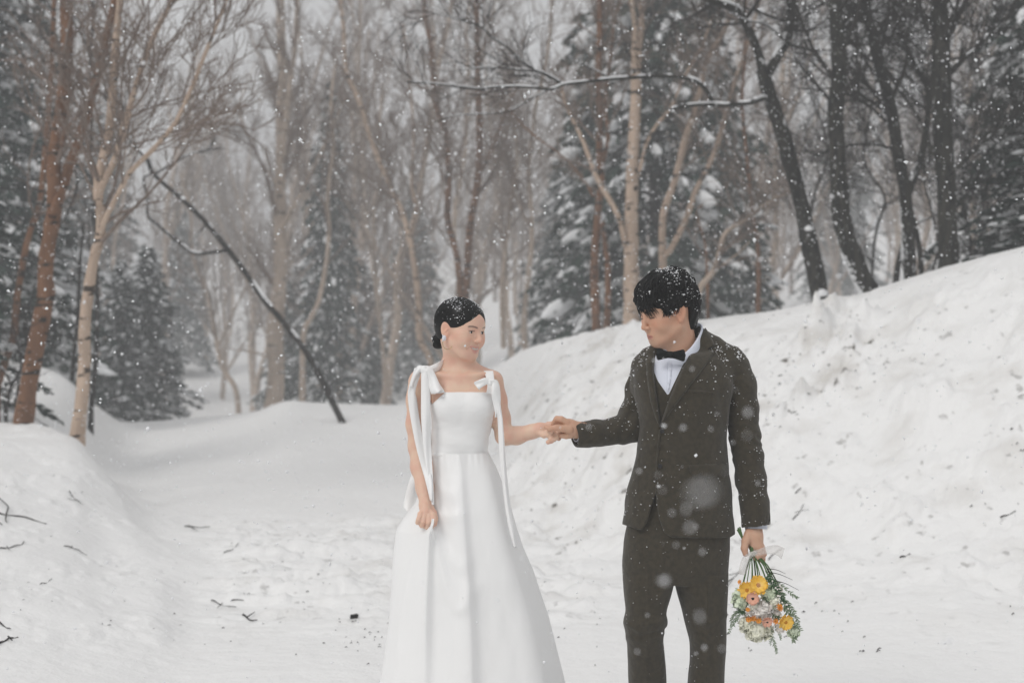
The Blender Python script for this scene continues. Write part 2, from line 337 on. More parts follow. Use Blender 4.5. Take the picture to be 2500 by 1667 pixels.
def bumps(C, r, n_, rng, sc_=.5):
    """branch scars: dark swellings on the bark"""
    L = []
    for _ in range(n_):
        i = rng.integers(8, len(C)-2); a = rng.uniform(-2.6, -.5); dirn = np.array([math.cos(a), math.sin(a), .25]); p = C[i]+dirn*r[i]*.72
        q = p+dirn*r[i]*sc_*.75+np.array([0, 0, r[i]*.25]); L.append(tubes(np.array([[p-dirn*r[i]*.5, p, q]]), np.array([[r[i]*.55, r[i]*.5, r[i]*.16]]), 7))
    return L
m_scar, t_, b_ = M('branch_scar', (.022, .017, .014), .95, spec=.1)
def gd(px, py, lo=8, hi=26):
    best = None
    for d in np.arange(lo, hi, .05):
        if 833.5+(CAMZ-ground_z(px, d))*FPX/d <= py: return float(d)
    return hi
def traced_tree(name, label, cat, d, base, stems, bark_m, twig_m, group=None, seed=1, crown=None, snow=False, scars=0, roots=.14, twig_stems=None, snow_thr=-.2):
    """stems: list of dict(pts, w0, w1, [d1]); the first is the trunk"""
    rng = np.random.default_rng(seed); b0 = pw(base[0], base[1], d); e = empty(name, b0); tag(e, label, cat, group)
    polys = []
    for k, s in enumerate(stems):
        pts = list(s['pts'])
        C, r = px_path(pts, s.get('d', d), s['w0'], s['w1'], s.get('sub', 5), 0, seed*31+k, s.get('d1'))
        if k == 0:
            C = np.vstack([C[0]+(C[0]-C[3])*.25+np.array([0, 0, -.35]), C]); r = np.concatenate([[r[0]*1.1], r])
        V, F = limb_mesh(C, r, 14 if s['w0'] > 24 else (9 if s['w0'] > 10 else 6), flare=roots if k == 0 else 0)
        mk('trunk' if k == 0 else 'branch', V, F, bark_m, e); polys.append((C, r))
    if scars:
        L = []
        for C, r in polys[:3]: L += bumps(C, r, scars, rng)
        V, F = merge(L); mk('branch_scars', V, F, m_scar, e)
    if snow:
        L = []
        for k, (C, r) in enumerate(polys): L += snow_on(C, r, seed=seed+k, thr=snow_thr)
        if L: V, F = merge(L); mk('lying_snow', V, F, m_fresh, e)['kind'] = 'stuff'
    if crown:
        L = []
        for k, kw in crown.items():
            C, r = polys[k]; t0 = kw.pop('t0', .3)
            idx_ = np.linspace(0, len(C)-1, 12).astype(int); L.append(crown_from(C[idx_][None], r[idx_][None], rng, t0=t0, **kw))
        V, F = merge(L); mk('twigs', V, F, twig_m, e)
    return e
st = lambda pts, w0, w1, **k: dict(pts=pts, w0=w0, w1=w1, **k)
def up_ext(p, q, n_=3):  # carry a stem on above the picture
    p, q = np.array(p, float), np.array(q, float); v = q-p; v /= np.linalg.norm(v); return [tuple(q+v*140*(i+1)) for i in range(n_)]
# ---- left group
traced_tree('birch_tree', 'thick orange-barked birch with a second stem, on the snow mound at far left', 'tree', 13.4, (57, 1034), [
  st([(57,1034),(73,921),(92,825),(111,729),(111,653),(122,576),(132,519),(132,461),(132,393),(146,303),(157,214),(164,107),(161,0),(166,-140),(160,-300),(150,-520)], 44, 22),
  st([(128,530),(150,465),(163,425),(186,357),(211,286),(225,232),(250,143),(264,71),(284,-20),(300,-180),(330,-350)], 26, 12),
  st([(150,360),(160,320),(190,285),(205,270)], 9, 5)],
  m_orange, m_twig, seed=3, scars=3, crown={0: dict(t0=.5, n1=16, n2=6, n3=4, lf=.2, minr=.004), 1: dict(t0=.35, n1=16, n2=5, n3=4, lf=.33, minr=.004)})
traced_tree('birch_tree', 'slender orange-brown birch leaning right at the left edge', 'tree', 15.5, (-2, 930), [
  st([(-8,945),(8,894),(34,817),(42,729),(57,634),(76,557),(96,504),(108,400),(118,280),(128,140),(132,0),(140,-160)], 19, 10)],
  m_orange, m_twig, seed=5, crown={0: dict(t0=.5, n1=12, n2=5, n3=4, lf=.25, minr=.004)})
traced_tree('birch_tree', 'pale three-stemmed birch with dark knots standing on the edge of the snow mound', 'tree', 12.7, (190, 1062), [
  st([(190,1062),(199,978),(206,882),(206,806),(214,729),(229,634),(245,576),(245,519),(239,482),(246,411),(264,339),(273,250),(279,161),(286,71),(293,0),(300,-150),(312,-330)], 32, 12),
  st([(243,500),(246,464),(279,393),(300,321),(321,250),(339,186),(364,118),(389,61),(421,0),(470,-120),(520,-260)], 18, 9),
  st([(245,570),(257,536),(293,464),(321,418),(375,364),(404,332),(436,286),(482,179),(518,89),(554,0),(600,-130)], 13, 7)],
  m_pale, m_twig, seed=8, scars=5, crown={0: dict(t0=.35, n1=14, n2=5, n3=4, lf=.24, minr=.004), 1: dict(t0=.25, n1=16, n2=6, n3=4, lf=.33, minr=.004, ang=.5), 2: dict(t0=.2, n1=16, n2=6, n3=4, lf=.36, minr=.004, ang=.5)})
traced_tree('bare_tree', 'dark thin bent tree leaning far to the left with a looping snow-covered branch', 'tree', gd(836, 1032, 12), (836, 1032), [
  st([(836,1030),(814,986),(784,925),(753,867),(715,817),(676,768),(646,733),(600,667),(558,611),(505,546),(459,500),(439,482),(375,425),(357,386),(304,325),(278,264),(228,207),(171,164),(121,111),(82,46),(60,-10),(40,-90)], 17, 7),
  st([(558,611),(528,615),(474,618),(432,588),(390,553),(361,527),(361,486),(350,439),(368,424)], 9, 6),
  st([(375,425),(400,412),(428,396),(460,378),(500,368),(540,362)], 6, 3),
  st([(505,546),(480,575),(463,600),(455,620)], 4, 2),
  st([(241,214),(225,160),(212,110),(188,70),(160,20),(150,-60)], 8, 4)],
  m_limb, m_dtwig, seed=11, snow=True, snow_thr=-.1, crown={0: dict(t0=.62, n1=14, n2=6, n3=4, lf=.16, minr=.003), 4: dict(t0=.1, n1=8, n2=5, n3=3, lf=.5, minr=.003), 2: dict(t0=.3, n1=4, n2=3, n3=0, lf=.4, minr=.003)})
traced_tree('bare_tree', 'crooked dark sapling with twisted low branches at the foot of the orange birch', 'tree', 14.6, (20, 985), [
  st([(15,990),(28,940),(48,905),(55,885),(48,870)], 9, 5), st([(28,940),(10,905),(-6,890)], 7, 4), st([(40,915),(44,950),(34,985)], 8, 5), st([(48,905),(60,870),(70,840),(95,812)], 6, 3),
  st([(95,560),(110,600),(140,560),(175,500),(190,440),(170,400)], 7, 4)],
  m_limb, m_dtwig, seed=13, snow=True, crown={0: dict(t0=.2, n1=8, n2=4, n3=3, lf=.5, minr=.003), 3: dict(t0=.2, n1=7, n2=4, n3=3, lf=.6, minr=.003)})
traced_tree('bare_tree', 'dark slim sapling standing just behind the pale three-stemmed birch', 'tree', 17.5, (226, 985), [
  st([(222,1000),(232,900),(236,820),(238,740),(236,660),(232,560),(226,470),(222,380),(224,290),(220,180),(226,60),(224,-80)], 12, 7), st([(236,700),(205,665),(180,672),(160,690)], 6, 3), st([(176,930),(182,850),(190,770),(196,640),(205,540)], 12, 6)],
  m_limb, m_dtwig, seed=15, snow=True, crown={0: dict(t0=.3, n1=18, n2=5, n3=3, lf=.2, minr=.003)})
def foot_snow(e, ht, seed, n_=420, side=.3):
    o = [c for c in e.children if c.name.startswith('trunk')][0]; me = o.data; v = np.empty(len(me.vertices)*3, dtype=np.float32); me.vertices.foreach_get('co', v); v = v.reshape(-1, 3); nn = np.empty(len(me.vertices)*3, dtype=np.float32); me.vertices.foreach_get('normal', nn); nn = nn.reshape(-1, 3)
    q = np.array([list(p.vertices) for p in me.polygons]); rs = np.random.default_rng(seed); t = rs.random((len(q), 24, 2)); P = ((v[q[:, 0]][:, None]*(1-t[..., :1])+v[q[:, 1]][:, None]*t[..., :1])*(1-t[..., 1:])+(v[q[:, 3]][:, None]*(1-t[..., :1])+v[q[:, 2]][:, None]*t[..., :1])*t[..., 1:]).reshape(-1, 3); N2 = np.repeat(nn[q].mean(1), 24, 0)
    w_ = np.clip(1.1-P[:, 2]/ht, 0, 1)**1.5*np.clip(N2[:, 0]*.8+side, 0, 1)*np.clip(-N2[:, 1]+.8, 0, 1)*np.clip(fbm(P[:, 0]*9, P[:, 2]*6, 3, seed)+.2, .02, 1)*(P[:, 2] > -.1); i = rs.choice(len(P), n_, p=w_/w_.sum(), replace=False)
    L = P[i][:, None]+rs.normal(0, .004, (n_, 3, 3))+np.array([[0, 0, -.012], [0, 0, 0], [0, 0, .012]])[None]*rs.uniform(.5, 1.6, (n_, 1, 1)); s = mk('lying_snow', *tubes(L, np.array([[.3, 1, .25]])*rs.uniform(.005, .014, (n_, 1)), 5), m_fresh); s.parent = e; s['kind'] = 'stuff'
# ---- dark trees on the right crest
RD = [14.0, 13.6, 14.3, 13.1]
G4 = {0: dict(t0=.5, n1=10, n2=5, n3=4, lf=.16, minr=.003, ang=.9)}
traced_tree('oak_tree', 'big dark oak forking in a snowy Y, its long low branch reaching left', 'tree', RD[0], (2006, 744), [
  st([(2010,752),(1996,690),(1977,598),(1963,526),(1939,431),(1915,344),(1891,268),(1872,210),(1862,170)], 44, 34),
  st([(1866,190),(1848,120),(1819,57),(1795,24),(1728,0-4),(1690,-60),(1650,-150)], 24, 13),
  st([(1870,190),(1900,134),(1924,86),(1931,38),(1931,0),(1928,-90),(1940,-220)], 26, 15),
  st([(1868,240),(1852,244),(1830,252),(1807,254),(1770,257),(1739,255),(1693,257),(1660,262),(1639,266)], 13, 7, d1=13.2),
  st([(1739,255),(1732,232),(1711,207),(1682,193),(1628,186),(1557,189),(1500,193),(1450,198),(1378,207),(1343,218),(1271,212),(1200,214),(1171,218),(1082,207),(993,200)], 11, 3.5, d=13.5, d1=12.6),
  st([(1378,207),(1371,203),(1340,188),(1307,175),(1236,168),(1200,166),(1189,164),(1120,172)], 6, 2.5, d=13),
  st([(1371,203),(1330,180),(1289,161),(1236,114),(1200,91),(1171,64),(1100,43),(1050,30)], 6, 2.5, d=13),
  st([(1343,218),(1300,240),(1262,262),(1230,275),(1171,279),(1110,282),(1060,300)], 4, 2, d=12.9),
  st([(1502,192),(1470,180),(1440,165),(1400,150)], 3.5, 2, d=13),
  st([(1918,100),(1870,62),(1820,50),(1780,30)], 6, 3)],
  m_dark, m_dtwig, seed=21, snow=True, snow_thr=-.55, roots=.2, crown={4: dict(t0=.25, n1=10, n2=3, n3=2, lf=.12, minr=.0024), 5: dict(t0=.2, n1=8, n2=4, n3=2, lf=.3, minr=.0024), 6: dict(t0=.2, n1=10, n2=4, n3=3, lf=.32, minr=.0024),
     1: dict(t0=.3, n1=12, n2=6, n3=4, lf=.6, minr=.0035, ang=.9), 2: dict(t0=.2, n1=14, n2=5, n3=4, lf=.5, minr=.003, ang=.9), 9: dict(t0=.1, n1=6, n2=4, n3=3, lf=.5, minr=.003)})
e_ = traced_tree('oak_tree', 'dark gently curved oak trunk sweeping to a snow-dusted foot, right of the forked one', 'tree', RD[1], (2125, 718), [
  st([(2145,735),(2120,705),(2087,636),(2058,550),(2049,454),(2044,359),(2039,268),(2049,191),(2044,96),(2037,0),(2030,-120),(2040,-280)], 46, 30),
  st([(2037,290),(2010,270),(1992,240),(1985,225)], 5, 2), st([(2048,20),(2010,10),(1975,30),(1950,50)], 9, 5)],
  m_dark, m_dtwig, seed=22, snow=True, snow_thr=.05, crown={0: dict(t0=.55, n1=14, n2=6, n3=4, lf=.24, minr=.003, ang=.9), 2: dict(t0=.3, n1=5, n2=4, n3=3, lf=.6, minr=.003)})
foot_snow(e_, 1.0, 5, 620)
e_ = traced_tree('oak_tree', 'crooked dark tree in a clump of thin stems with a branch arching left', 'tree', RD[2], (2212, 690), [
  st([(2225,700),(2220,640),(2216,550),(2207,454),(2192,373),(2187,335),(2173,249),(2149,167),(2130,86),(2111,0),(2100,-100),(2080,-240)], 32, 22),
  st([(2213,490),(2225,450),(2250,383),(2264,287),(2264,215),(2235,165),(2215,120),(2190,60),(2180,0),(2176,-90)], 20, 9),
  st([(2192,375),(2178,366),(2160,358),(2135,354),(2087,354),(2045,362),(2005,369)], 9, 3.5),
  st([(2185,712),(2192,650),(2204,600),(2210,560)], 16, 12), st([(2250,690),(2246,620),(2236,560),(2222,500)], 15, 10),
  st([(2150,150),(2190,215),(2225,260),(2250,300)], 8, 6), st([(2205,564),(2240,545),(2270,532),(2298,517)], 6, 4), st([(2130,90),(2170,75),(2215,95),(2260,130)], 8, 4), st([(2120,60),(2090,50),(2060,45)], 8, 5)],
  m_dark, m_dtwig, seed=23, snow=True, snow_thr=-.2, crown={0: dict(t0=.45, n1=20, n2=7, n3=5, lf=.26, minr=.0035, ang=.9), 1: dict(t0=.3, n1=20, n2=7, n3=5, lf=.34, minr=.003, ang=.8), 2: dict(t0=.3, n1=8, n2=4, n3=3, lf=.35, minr=.003), 7: dict(t0=.2, n1=6, n2=4, n3=3, lf=.5, minr=.003)})
foot_snow(e_, .9, 6, 260, .5)
traced_tree('oak_tree', 'thickest straight black trunk on the crest, with a limb rising right', 'tree', RD[3], (2315, 650), [
  st([(2322,665),(2314,600),(2312,478),(2302,335),(2297,191),(2297,96),(2293,0),(2296,-120),(2290,-280)], 50, 38),
  st([(2315,430),(2331,416),(2374,373),(2422,330),(2470,282),(2520,220)], 11, 5), st([(2300,380),(2275,372),(2266,345)], 14, 8), st([(2305,150),(2360,135),(2400,100),(2450,50),(2480,15)], 7, 3)],
  m_dark, m_dtwig, seed=24, snow=True, snow_thr=.0, crown={1: dict(t0=.2, n1=10, n2=5, n3=4, lf=.4, minr=.003), 3: dict(t0=.15, n1=10, n2=6, n3=4, lf=.45, minr=.003), 0: dict(t0=.5, n1=16, n2=7, n3=4, lf=.24, minr=.0035, ang=.9)})
for k, (lab, pts, w, dd) in enumerate([
   ('bushy dark sapling with upright twigs between the thick black trunk and the right conifer', [(2370,640),(2366,560),(2345,480),(2360,400),(2380,300),(2385,200)], 8, 15.5),
   ('bare many-twigged tree with a rounded crown at the upper right', [(2412,618),(2420,560),(2440,480),(2430,380),(2440,280),(2445,190)], 9, 18),
   ('thin bare tree behind the clump of crooked stems', [(2268,690),(2290,600),(2270,500),(2255,420),(2290,330),(2310,230)], 8, 17),
   ('thin bare sapling between the two curved oaks', [(2130,640),(2140,560),(2160,480),(2110,400),(2120,300),(2140,200),(2150,60)], 8, 19),
   ('leafless sapling rising just right of the forked oak', [(1975,560),(1990,470),(2020,380),(2000,280),(1965,180),(1975,60)], 7, 19)]):
    traced_tree('bare_tree', lab, 'tree', dd, pts[0], [st([(pts[0][0], pts[0][1]+40)]+pts, w, 3)], m_limb, m_dtwig, seed=40+k, crown={0: dict(t0=.15, n1=26, n2=7, n3=5, lf=.42, minr=.0032, ang=.7, curl=.8)})
# ---- centre birches
traced_tree('birch_tree', 'stoutest pale birch with a snapped top, left of the man\'s head', 'tree', 19.0, (1541, 800), [
  st([(1541,810),(1541,687),(1541,591),(1543,464),(1546,357),(1552,250),(1553,143),(1553,118)], 38, 24),
  st([(1549,140),(1550,60),(1542,0),(1538,-120),(1530,-260)], 13, 8), st([(1556,140),(1566,70),(1568,0),(1580,-120),(1600,-240)], 15, 9),
  st([(1528,600),(1512,534),(1487,486),(1455,430),(1421,339),(1392,280),(1378,250),(1370,200)], 15, 7),
  st([(1560,430),(1575,360),(1600,310),(1640,260),(1670,190),(1710,120),(1740,40)], 9, 5)],
  m_pale, m_twig, seed=51, scars=5, crown={1: dict(t0=.1, n1=14, n2=6, n3=4, lf=.5, minr=.004), 2: dict(t0=.1, n1=14, n2=6, n3=4, lf=.5, minr=.004), 3: dict(t0=.3, n1=10, n2=5, n3=3, lf=.3, minr=.004), 4: dict(t0=.3, n1=10, n2=5, n3=3, lf=.3, minr=.004)})
traced_tree('birch_tree', 'pinkish birch with a twin stem, second from the snapped-top birch\'s left side', 'tree', 20.0, (1455, 805), [
  st([(1457,820),(1455,760),(1452,690),(1452,623),(1461,512),(1468,440),(1464,393),(1464,250),(1461,178),(1464,80),(1464,0),(1470,-130),(1470,-280)], 22, 11),
  st([(1480,815),(1484,740),(1484,660),(1478,600),(1470,540)], 18, 12), st([(1466,420),(1484,340),(1478,250),(1490,150),(1500,60),(1530,-60)], 11, 6),
  st([(1450,480),(1420,432),(1370,380),(1310,335),(1270,300),(1240,260)], 7, 3)],
  m_orange, m_twig, seed=52, scars=2, crown={0: dict(t0=.5, n1=16, n2=6, n3=4, lf=.22, minr=.004), 2: dict(t0=.2, n1=12, n2=6, n3=4, lf=.35, minr=.004), 3: dict(t0=.2, n1=8, n2=4, n3=3, lf=.3, minr=.004)})
traced_tree('birch_tree', 'pinkish birch forked low into two bowed stems, rising behind the man\'s head', 'tree', 20.0, (1620, 790), [
  st([(1620,800),(1619,700),(1618,649),(1617,590),(1621,518),(1646,446),(1668,357),(1693,278),(1711,214),(1728,143),(1771,71),(1800,-20),(1830,-140)], 21, 10),
  st([(1622,625),(1640,604),(1678,527),(1700,464),(1736,393),(1761,321),(1779,250),(1800,180),(1826,110),(1850,20),(1880,-100)], 15, 7)],
  m_pale, m_twig, seed=53, scars=2, crown={0: dict(t0=.4, n1=16, n2=6, n3=4, lf=.24, minr=.004), 1: dict(t0=.35, n1=14, n2=6, n3=4, lf=.26, minr=.004)})
traced_tree('birch_tree', 'grey birch arching right above the bank, with a long curved limb', 'tree', 18.5, (1700, 790), [
  st([(1690,800),(1700,740),(1714,697),(1742,661),(1758,607),(1774,566),(1822,537),(1860,505),(1900,480),(1960,450)], 17, 6),
  st([(1724,690),(1760,650),(1800,620),(1830,590)], 6, 3)],
  m_far, m_twig, seed=54, crown={0: dict(t0=.3, n1=14, n2=6, n3=4, lf=.3, minr=.003)})
traced_tree('birch_tree', 'reddish slim birch in front of the big conifer, right of the forked one', 'tree', 19.5, (1725, 790), [
  st([(1728,800),(1728,720),(1722,600),(1700,520),(1716,500)], 9, 5), st([(1850,780),(1852,700),(1850,600),(1840,540),(1830,450),(1818,330),(1812,240),(1820,120),(1822,0)], 12, 6)],
  m_orange, m_twig, seed=55, crown={1: dict(t0=.3, n1=18, n2=6, n3=4, lf=.25, minr=.004)})
# ---- centre-left birches, further into the haze
L2 = [
 ('stoutest hazy birch in the left middle, rooted behind the snow hump', 'tree', 31, (673,990), [st([(668,1005),(673,930),(673,806),(684,653),(684,500),(686,357),(689,178),(684,0),(686,-150)], 42, 16), st([(690,380),(697,300),(721,107),(726,0),(740,-120)], 16, 9), st([(684,560),(720,500),(760,420),(800,340),(826,280),(860,200)], 12, 5), st([(676,900),(650,870),(610,858),(560,850)], 8, 4), st([(700,480),(640,400),(600,320),(575,250)], 8, 4)], m_far, {0:(.35,18,.22),1:(.2,14,.3),2:(.2,14,.4),4:(.2,10,.5)}),
 ('slender curved birch leaning over the dark bent tree\'s foot', 'tree', 29, (735,985), [st([(738,1000),(741,825),(760,775),(780,729),(799,626),(803,557),(799,500),(804,440),(814,357),(808,260),(820,140)], 15, 7)], m_far, {0:(.35,18,.3)}),
 ('pinkish birch with a long left-leaning stem ending above the woman\'s head', 'tree', 27, (1055,990), [st([(1062,1000),(1051,882),(1025,825),(1021,729),(1005,607),(982,519),(957,464),(911,357),(878,250),(846,171),(839,71),(832,0),(826,-120)], 17, 9), st([(1000,590),(1015,510),(1004,440),(1010,330),(1000,200),(985,60)], 9, 5)], m_pale, {0:(.4,20,.22),1:(.2,12,.35)}),
 ('pinkish birch with dark knots rising behind the woman\'s head', 'tree', 26, (1130,950), [st([(1130,970),(1126,880),(1128,780),(1118,640),(1093,536),(1096,428),(1089,339),(1064,250),(1053,125),(1039,36),(1030,-100)], 20, 10)], m_orange, {0:(.4,22,.22)}),
 ('straight orange-tinted birch just right above the woman\'s head', 'tree', 27, (1142,930), [st([(1142,960),(1136,800),(1142,640),(1150,536),(1168,428),(1170,300),(1168,214),(1166,100),(1164,0),(1168,-150)], 20, 12), st([(1160,440),(1195,380),(1225,300),(1260,210),(1280,90)], 9, 4)], m_orange, {0:(.4,20,.2),1:(.2,14,.35)}),
 ('thin hazy birch left of the woman with low snow on its fork', 'tree', 34, (940,985), [st([(944,1000),(936,863),(921,729),(914,615),(913,500),(930,420),(925,330),(935,200)], 14, 6), st([(916,630),(890,560),(850,500),(820,440)], 7, 3), st([(918,700),(950,620),(962,540),(985,500)], 7, 3)], m_far, {0:(.35,18,.3),1:(.2,8,.4)}),
 ('hazy birch leaning right, between the bent tree and the thin one', 'tree', 38, (560,1010), [st([(585,1030),(575,950),(545,900),(530,840),(520,780),(500,700),(470,620),(465,520),(440,420)], 14, 6), st([(530,850),(570,760),(600,700),(610,620)], 6, 3)], m_far, {0:(.35,18,.35)}),
 ('tall pale birch between the woman and the bank', 'tree', 30, (1290,900), [st([(1290,930),(1280,800),(1288,690),(1298,600),(1296,500),(1290,420),(1300,330),(1310,250),(1330,170),(1345,60),(1350,-80)], 15, 7), st([(1296,560),(1260,480),(1240,400),(1228,320),(1220,250)], 9, 4), st([(1230,850),(1225,720),(1236,600),(1250,480),(1262,400),(1256,300)], 13, 6)], m_far, {0:(.3,22,.3),1:(.2,12,.4),2:(.3,16,.35)}),
]
for k, (lab, cat, dd, base, stems, bm, crw) in enumerate(L2):
    traced_tree('birch_tree', lab, cat, dd, base, stems, bm, m_twig, seed=60+k, scars=2 if bm is not m_far else 0, crown={i: dict(t0=a, n1=b2, n2=6, n3=4, lf=c, minr=.005, ang=.55) for i, (a, b2, c) in crw.items()})
# ---- conifers: trunk, sprays of needles, snow on the boughs
def conifer_mesh(h, rad, seed, nb=230, per=26, base=.06):
    rng = np.random.default_rng(seed); Q, SN, BR = [], [], []
    for k in range(nb):
        f = base+(1-base)*((k+rng.random())/nb)**.9; z = f*h; L = rad*(1-f)**.75*(.7+.5*rng.random())+.12
        a = k*2.399+rng.normal(0, .3); dirn = np.array([math.cos(a), math.sin(a), 0.]); s = np.linspace(0, 1, 6)
        droop = -(.25+.25*rng.random())*L; P = dirn[None]*L*s[:, None]+np.array([0, 0, 1.])[None]*(droop*s**1.6+.10*L*np.sin(s*3.1))[:, None]; P[:, 2] += z
        BR.append(tubes(P[None], np.linspace(.03, .008, 6)[None], 3))
        side = np.array([-dirn[1], dirn[0], 0]); m_ = per
        u = .12+.88*rng.random(m_)**.8; w_ = (rng.random(m_)-.5)*2*(1.08-u)*L*.42
        c = np.stack([np.interp(u, s, P[:, i]) for i in range(3)], 1)+side[None]*w_[:, None]+np.array([0, 0, -.5])[None]*np.abs(w_)[:, None]*.55
        sz = .10+.09*rng.random(m_)*(rad/3)
        for q in range(2):
            d1 = dirn[None]*(.8+rng.normal(0, .4, (m_, 1)))+side[None]*np.sign(w_)[:, None]*(.5+rng.random((m_, 1)))+np.array([0, 0, -.45])[None]*(rng.random((m_, 1))+.2); d1 /= np.linalg.norm(d1, axis=1, keepdims=True)
            d2 = np.cross(d1, rng.normal(0, 1, (m_, 3))); d2 /= np.linalg.norm(d2, axis=1, keepdims=True)
            cc = c+rng.normal(0, .03, c.shape)
            V = np.stack([cc-d1*sz[:, None]*.9, cc-d1*0+d2*sz[:, None]*.42, cc+d1*sz[:, None]*1.3, cc-d2*sz[:, None]*.42], 1)
            Q.append(V.reshape(-1, 3))
        for q in range(4):
            if rng.random() < .74:
                uu = .25+.7*rng.random(); c0 = np.array([np.interp(uu, s, P[:, i]) for i in range(3)])+side*(rng.random()-.5)*L*.4*(1.1-uu); c0[2] += .02
                ln = (.14+.30*rng.random())*(rad/2.6)**.5; tt = np.linspace(-1, 1, 5)
                pp = c0[None]+dirn[None]*(tt*ln)[:, None]+side[None]*(rng.normal(0, .03, 5))[:, None]+np.array([0, 0, -1.])[None]*(.45*ln*(tt+1)*.5)[:, None]
                SN.append(tubes(pp[None], (np.array([.02, .8, 1, .85, .05])*ln*.25*(.7+.6*rng.random()))[None], 5))
    V = np.vstack(Q); F = np.arange(len(V)).reshape(-1, 4)
    tr = np.array([[0, 0, z] for z in np.linspace(-.4, h, 8)]); T = tubes(tr[None], np.linspace(.035*h*.5, .01, 8)[None], 8)
    snV, snF = merge(SN); snV[:, 2] = snV[:, 2]+0*snV[:, 2]
    return T, merge(BR), (V, F), (snV, snF)
CMESH = []
for i, (h, r_, sd_, nb) in enumerate([(14, 3.9, 1, 330), (11, 2.6, 2, 230), (9, 2.4, 3, 190)]):
    T, BR_, N_, SN_ = conifer_mesh(h, r_, sd_, nb, 30)
    CMESH.append((mk('trunk', *T, m_limb, link=False), mk('boughs', *BR_, m_limb, link=False), mk('needles', *N_, m_needle, smooth=False, link=False), mk('lying_snow', *SN_, m_fresh, link=False)))
    for m_ in CMESH[-1]: pass
def conifer(kind_, px, d, label, z=None, sc_=1.0, rot=0, group=None, sxy=None):
    loc = gp(px, d) if z is None else np.array([(px-1250)*d/FPX, d, z]); e = empty('conifer_tree', loc); e.rotation_euler = (0, 0, rot); e.scale = ((sxy or sc_), (sxy or sc_), sc_)
    tag(e, label, 'tree', group)
    for me, nm in zip(CMESH[kind_], ('trunk', 'boughs', 'foliage', 'lying_snow')):
        o = bpy.data.objects.new(nm, me); COL.objects.link(o); o.parent = e
        if nm in ('foliage', 'lying_snow'): o['kind'] = 'stuff'
    return e
conifer(0, 1600, 25, 'tall broad snow-laden conifer behind the snapped-top birch', sc_=.98, rot=.4, sxy=.60)
conifer(1, 1440, 33, 'snowy conifer at the left edge of the broad one', rot=2, sc_=.75, sxy=.60)
conifer(1, 1760, 30, 'snowy conifer at the right edge of the broad one, behind the bank', rot=1, sc_=.62, sxy=.66)
conifer(1, 805, 40, 'hazy narrow conifer with snow pads left of the woman', rot=3, sc_=.92, sxy=.55)
conifer(2, 880, 46, 'faint hazy conifer just right of the narrow one', rot=3.4, sc_=.62, sxy=.65)
conifer(2, 730, 45, 'faint hazy conifer behind the stoutest hazy birch', rot=5, sc_=.6, sxy=.7)
conifer(2, 295, 32, 'small dark snowy conifer behind the pale birch', rot=.5, sc_=.44, sxy=.46)
conifer(2, 360, 33, 'small hazy conifer in the dip left of the bent tree', rot=1.5, sc_=.5, sxy=.6)
conifer(1, -185, 15.5, 'dark conifer at the far left edge of the picture', rot=2.2, sc_=.42, sxy=.5)
conifer(1, -30, 22, 'dense dark conifer behind the thick orange birch', rot=4.2, sc_=.9, sxy=.7)
conifer(0, -130, 27, 'very tall dark conifer darkening the upper left corner', rot=4.9, sc_=.95, sxy=.8)
conifer(1, 130, 38, 'hazy conifer between the orange and the pale birch', rot=5.9, sc_=.8, sxy=.55)
conifer(0, 2600, 16.5, 'dark conifer on the crest at the right edge', z=1.2, rot=1.1, sc_=.62, sxy=.42)
conifer(1, 2590, 14.2, 'low dark conifer boughs at the right edge above the snow', z=1.6, rot=.2, sc_=.3, sxy=.45)
for k, (px_, d_) in enumerate([(1010, 60), (1380, 52), (2050, 75), (440, 66), (250, 56), (2420, 52)]):
    conifer(1+k % 2, px_, d_, 'faint conifer fading into the haze deep in the forest', rot=k*1.3, sc_=.8+.3*((k*7) % 5)/5, group='faint conifers deep in the hazy forest')
# ---- bare trees filling the forest, copied from a few grown ones
def forest_variant(seed, h=12):
    rng = np.random.default_rng(seed); K = 12; z = np.linspace(-.4, h, K); w_ = np.cumsum(rng.normal(0, .10, (K, 2)), 0); w_ += np.linspace(0, 1, K)[:, None]*rng.normal(0, .9, 2)[None]
    C = np.column_stack([w_, z]); r = np.linspace(.15, .035, K)*rng.uniform(.75, 1.15)
    tr = limb_mesh(cr(C, 2), np.interp(np.linspace(0, 1, (K-1)*2+1), np.linspace(0, 1, K), r), 8)
    s0 = children_of(C[None], r[None], 3, .12, .32, .6, .7, rng); P1, R1 = grow(*s0, 10, .3, .55, rng); st2 = tubes(P1, R1, 6)
    L = [crown_from(C[None], r[None], rng, t0=.25, n1=22, n2=6, n3=4, lf=.22, minr=.006, ang=.7, r1=.34)]
    L.append(crown_from(P1, R1, rng, t0=.15, n1=10, n2=5, n3=3, lf=.32, minr=.0055, ang=.6, r1=.45))
    return mk('trunk', *merge([tr]), m_far, link=False), mk('stems', *st2, m_far, link=False), mk('twigs', *merge(L), m_twig, link=False)
FV = [forest_variant(s_) for s_ in (101, 102, 103, 104, 105)]
rng = np.random.default_rng(77)
def fz(x, y): return gxy(x, y)
spots = []
while len(spots) < 84:
    d = rng.uniform(34, 80); px_ = rng.uniform(-350, 2850)
    if 1900 < px_ < 2460 and d < 52 and rng.random() < .55: continue
    if 1200 < px_ < 1400 and rng.random() < .35: continue
    x_ = (px_-1250)*d/FPX
    if all((x_-a)**2+(d-b2)**2 > 1.6 for a, b2 in spots): spots.append((x_, d))
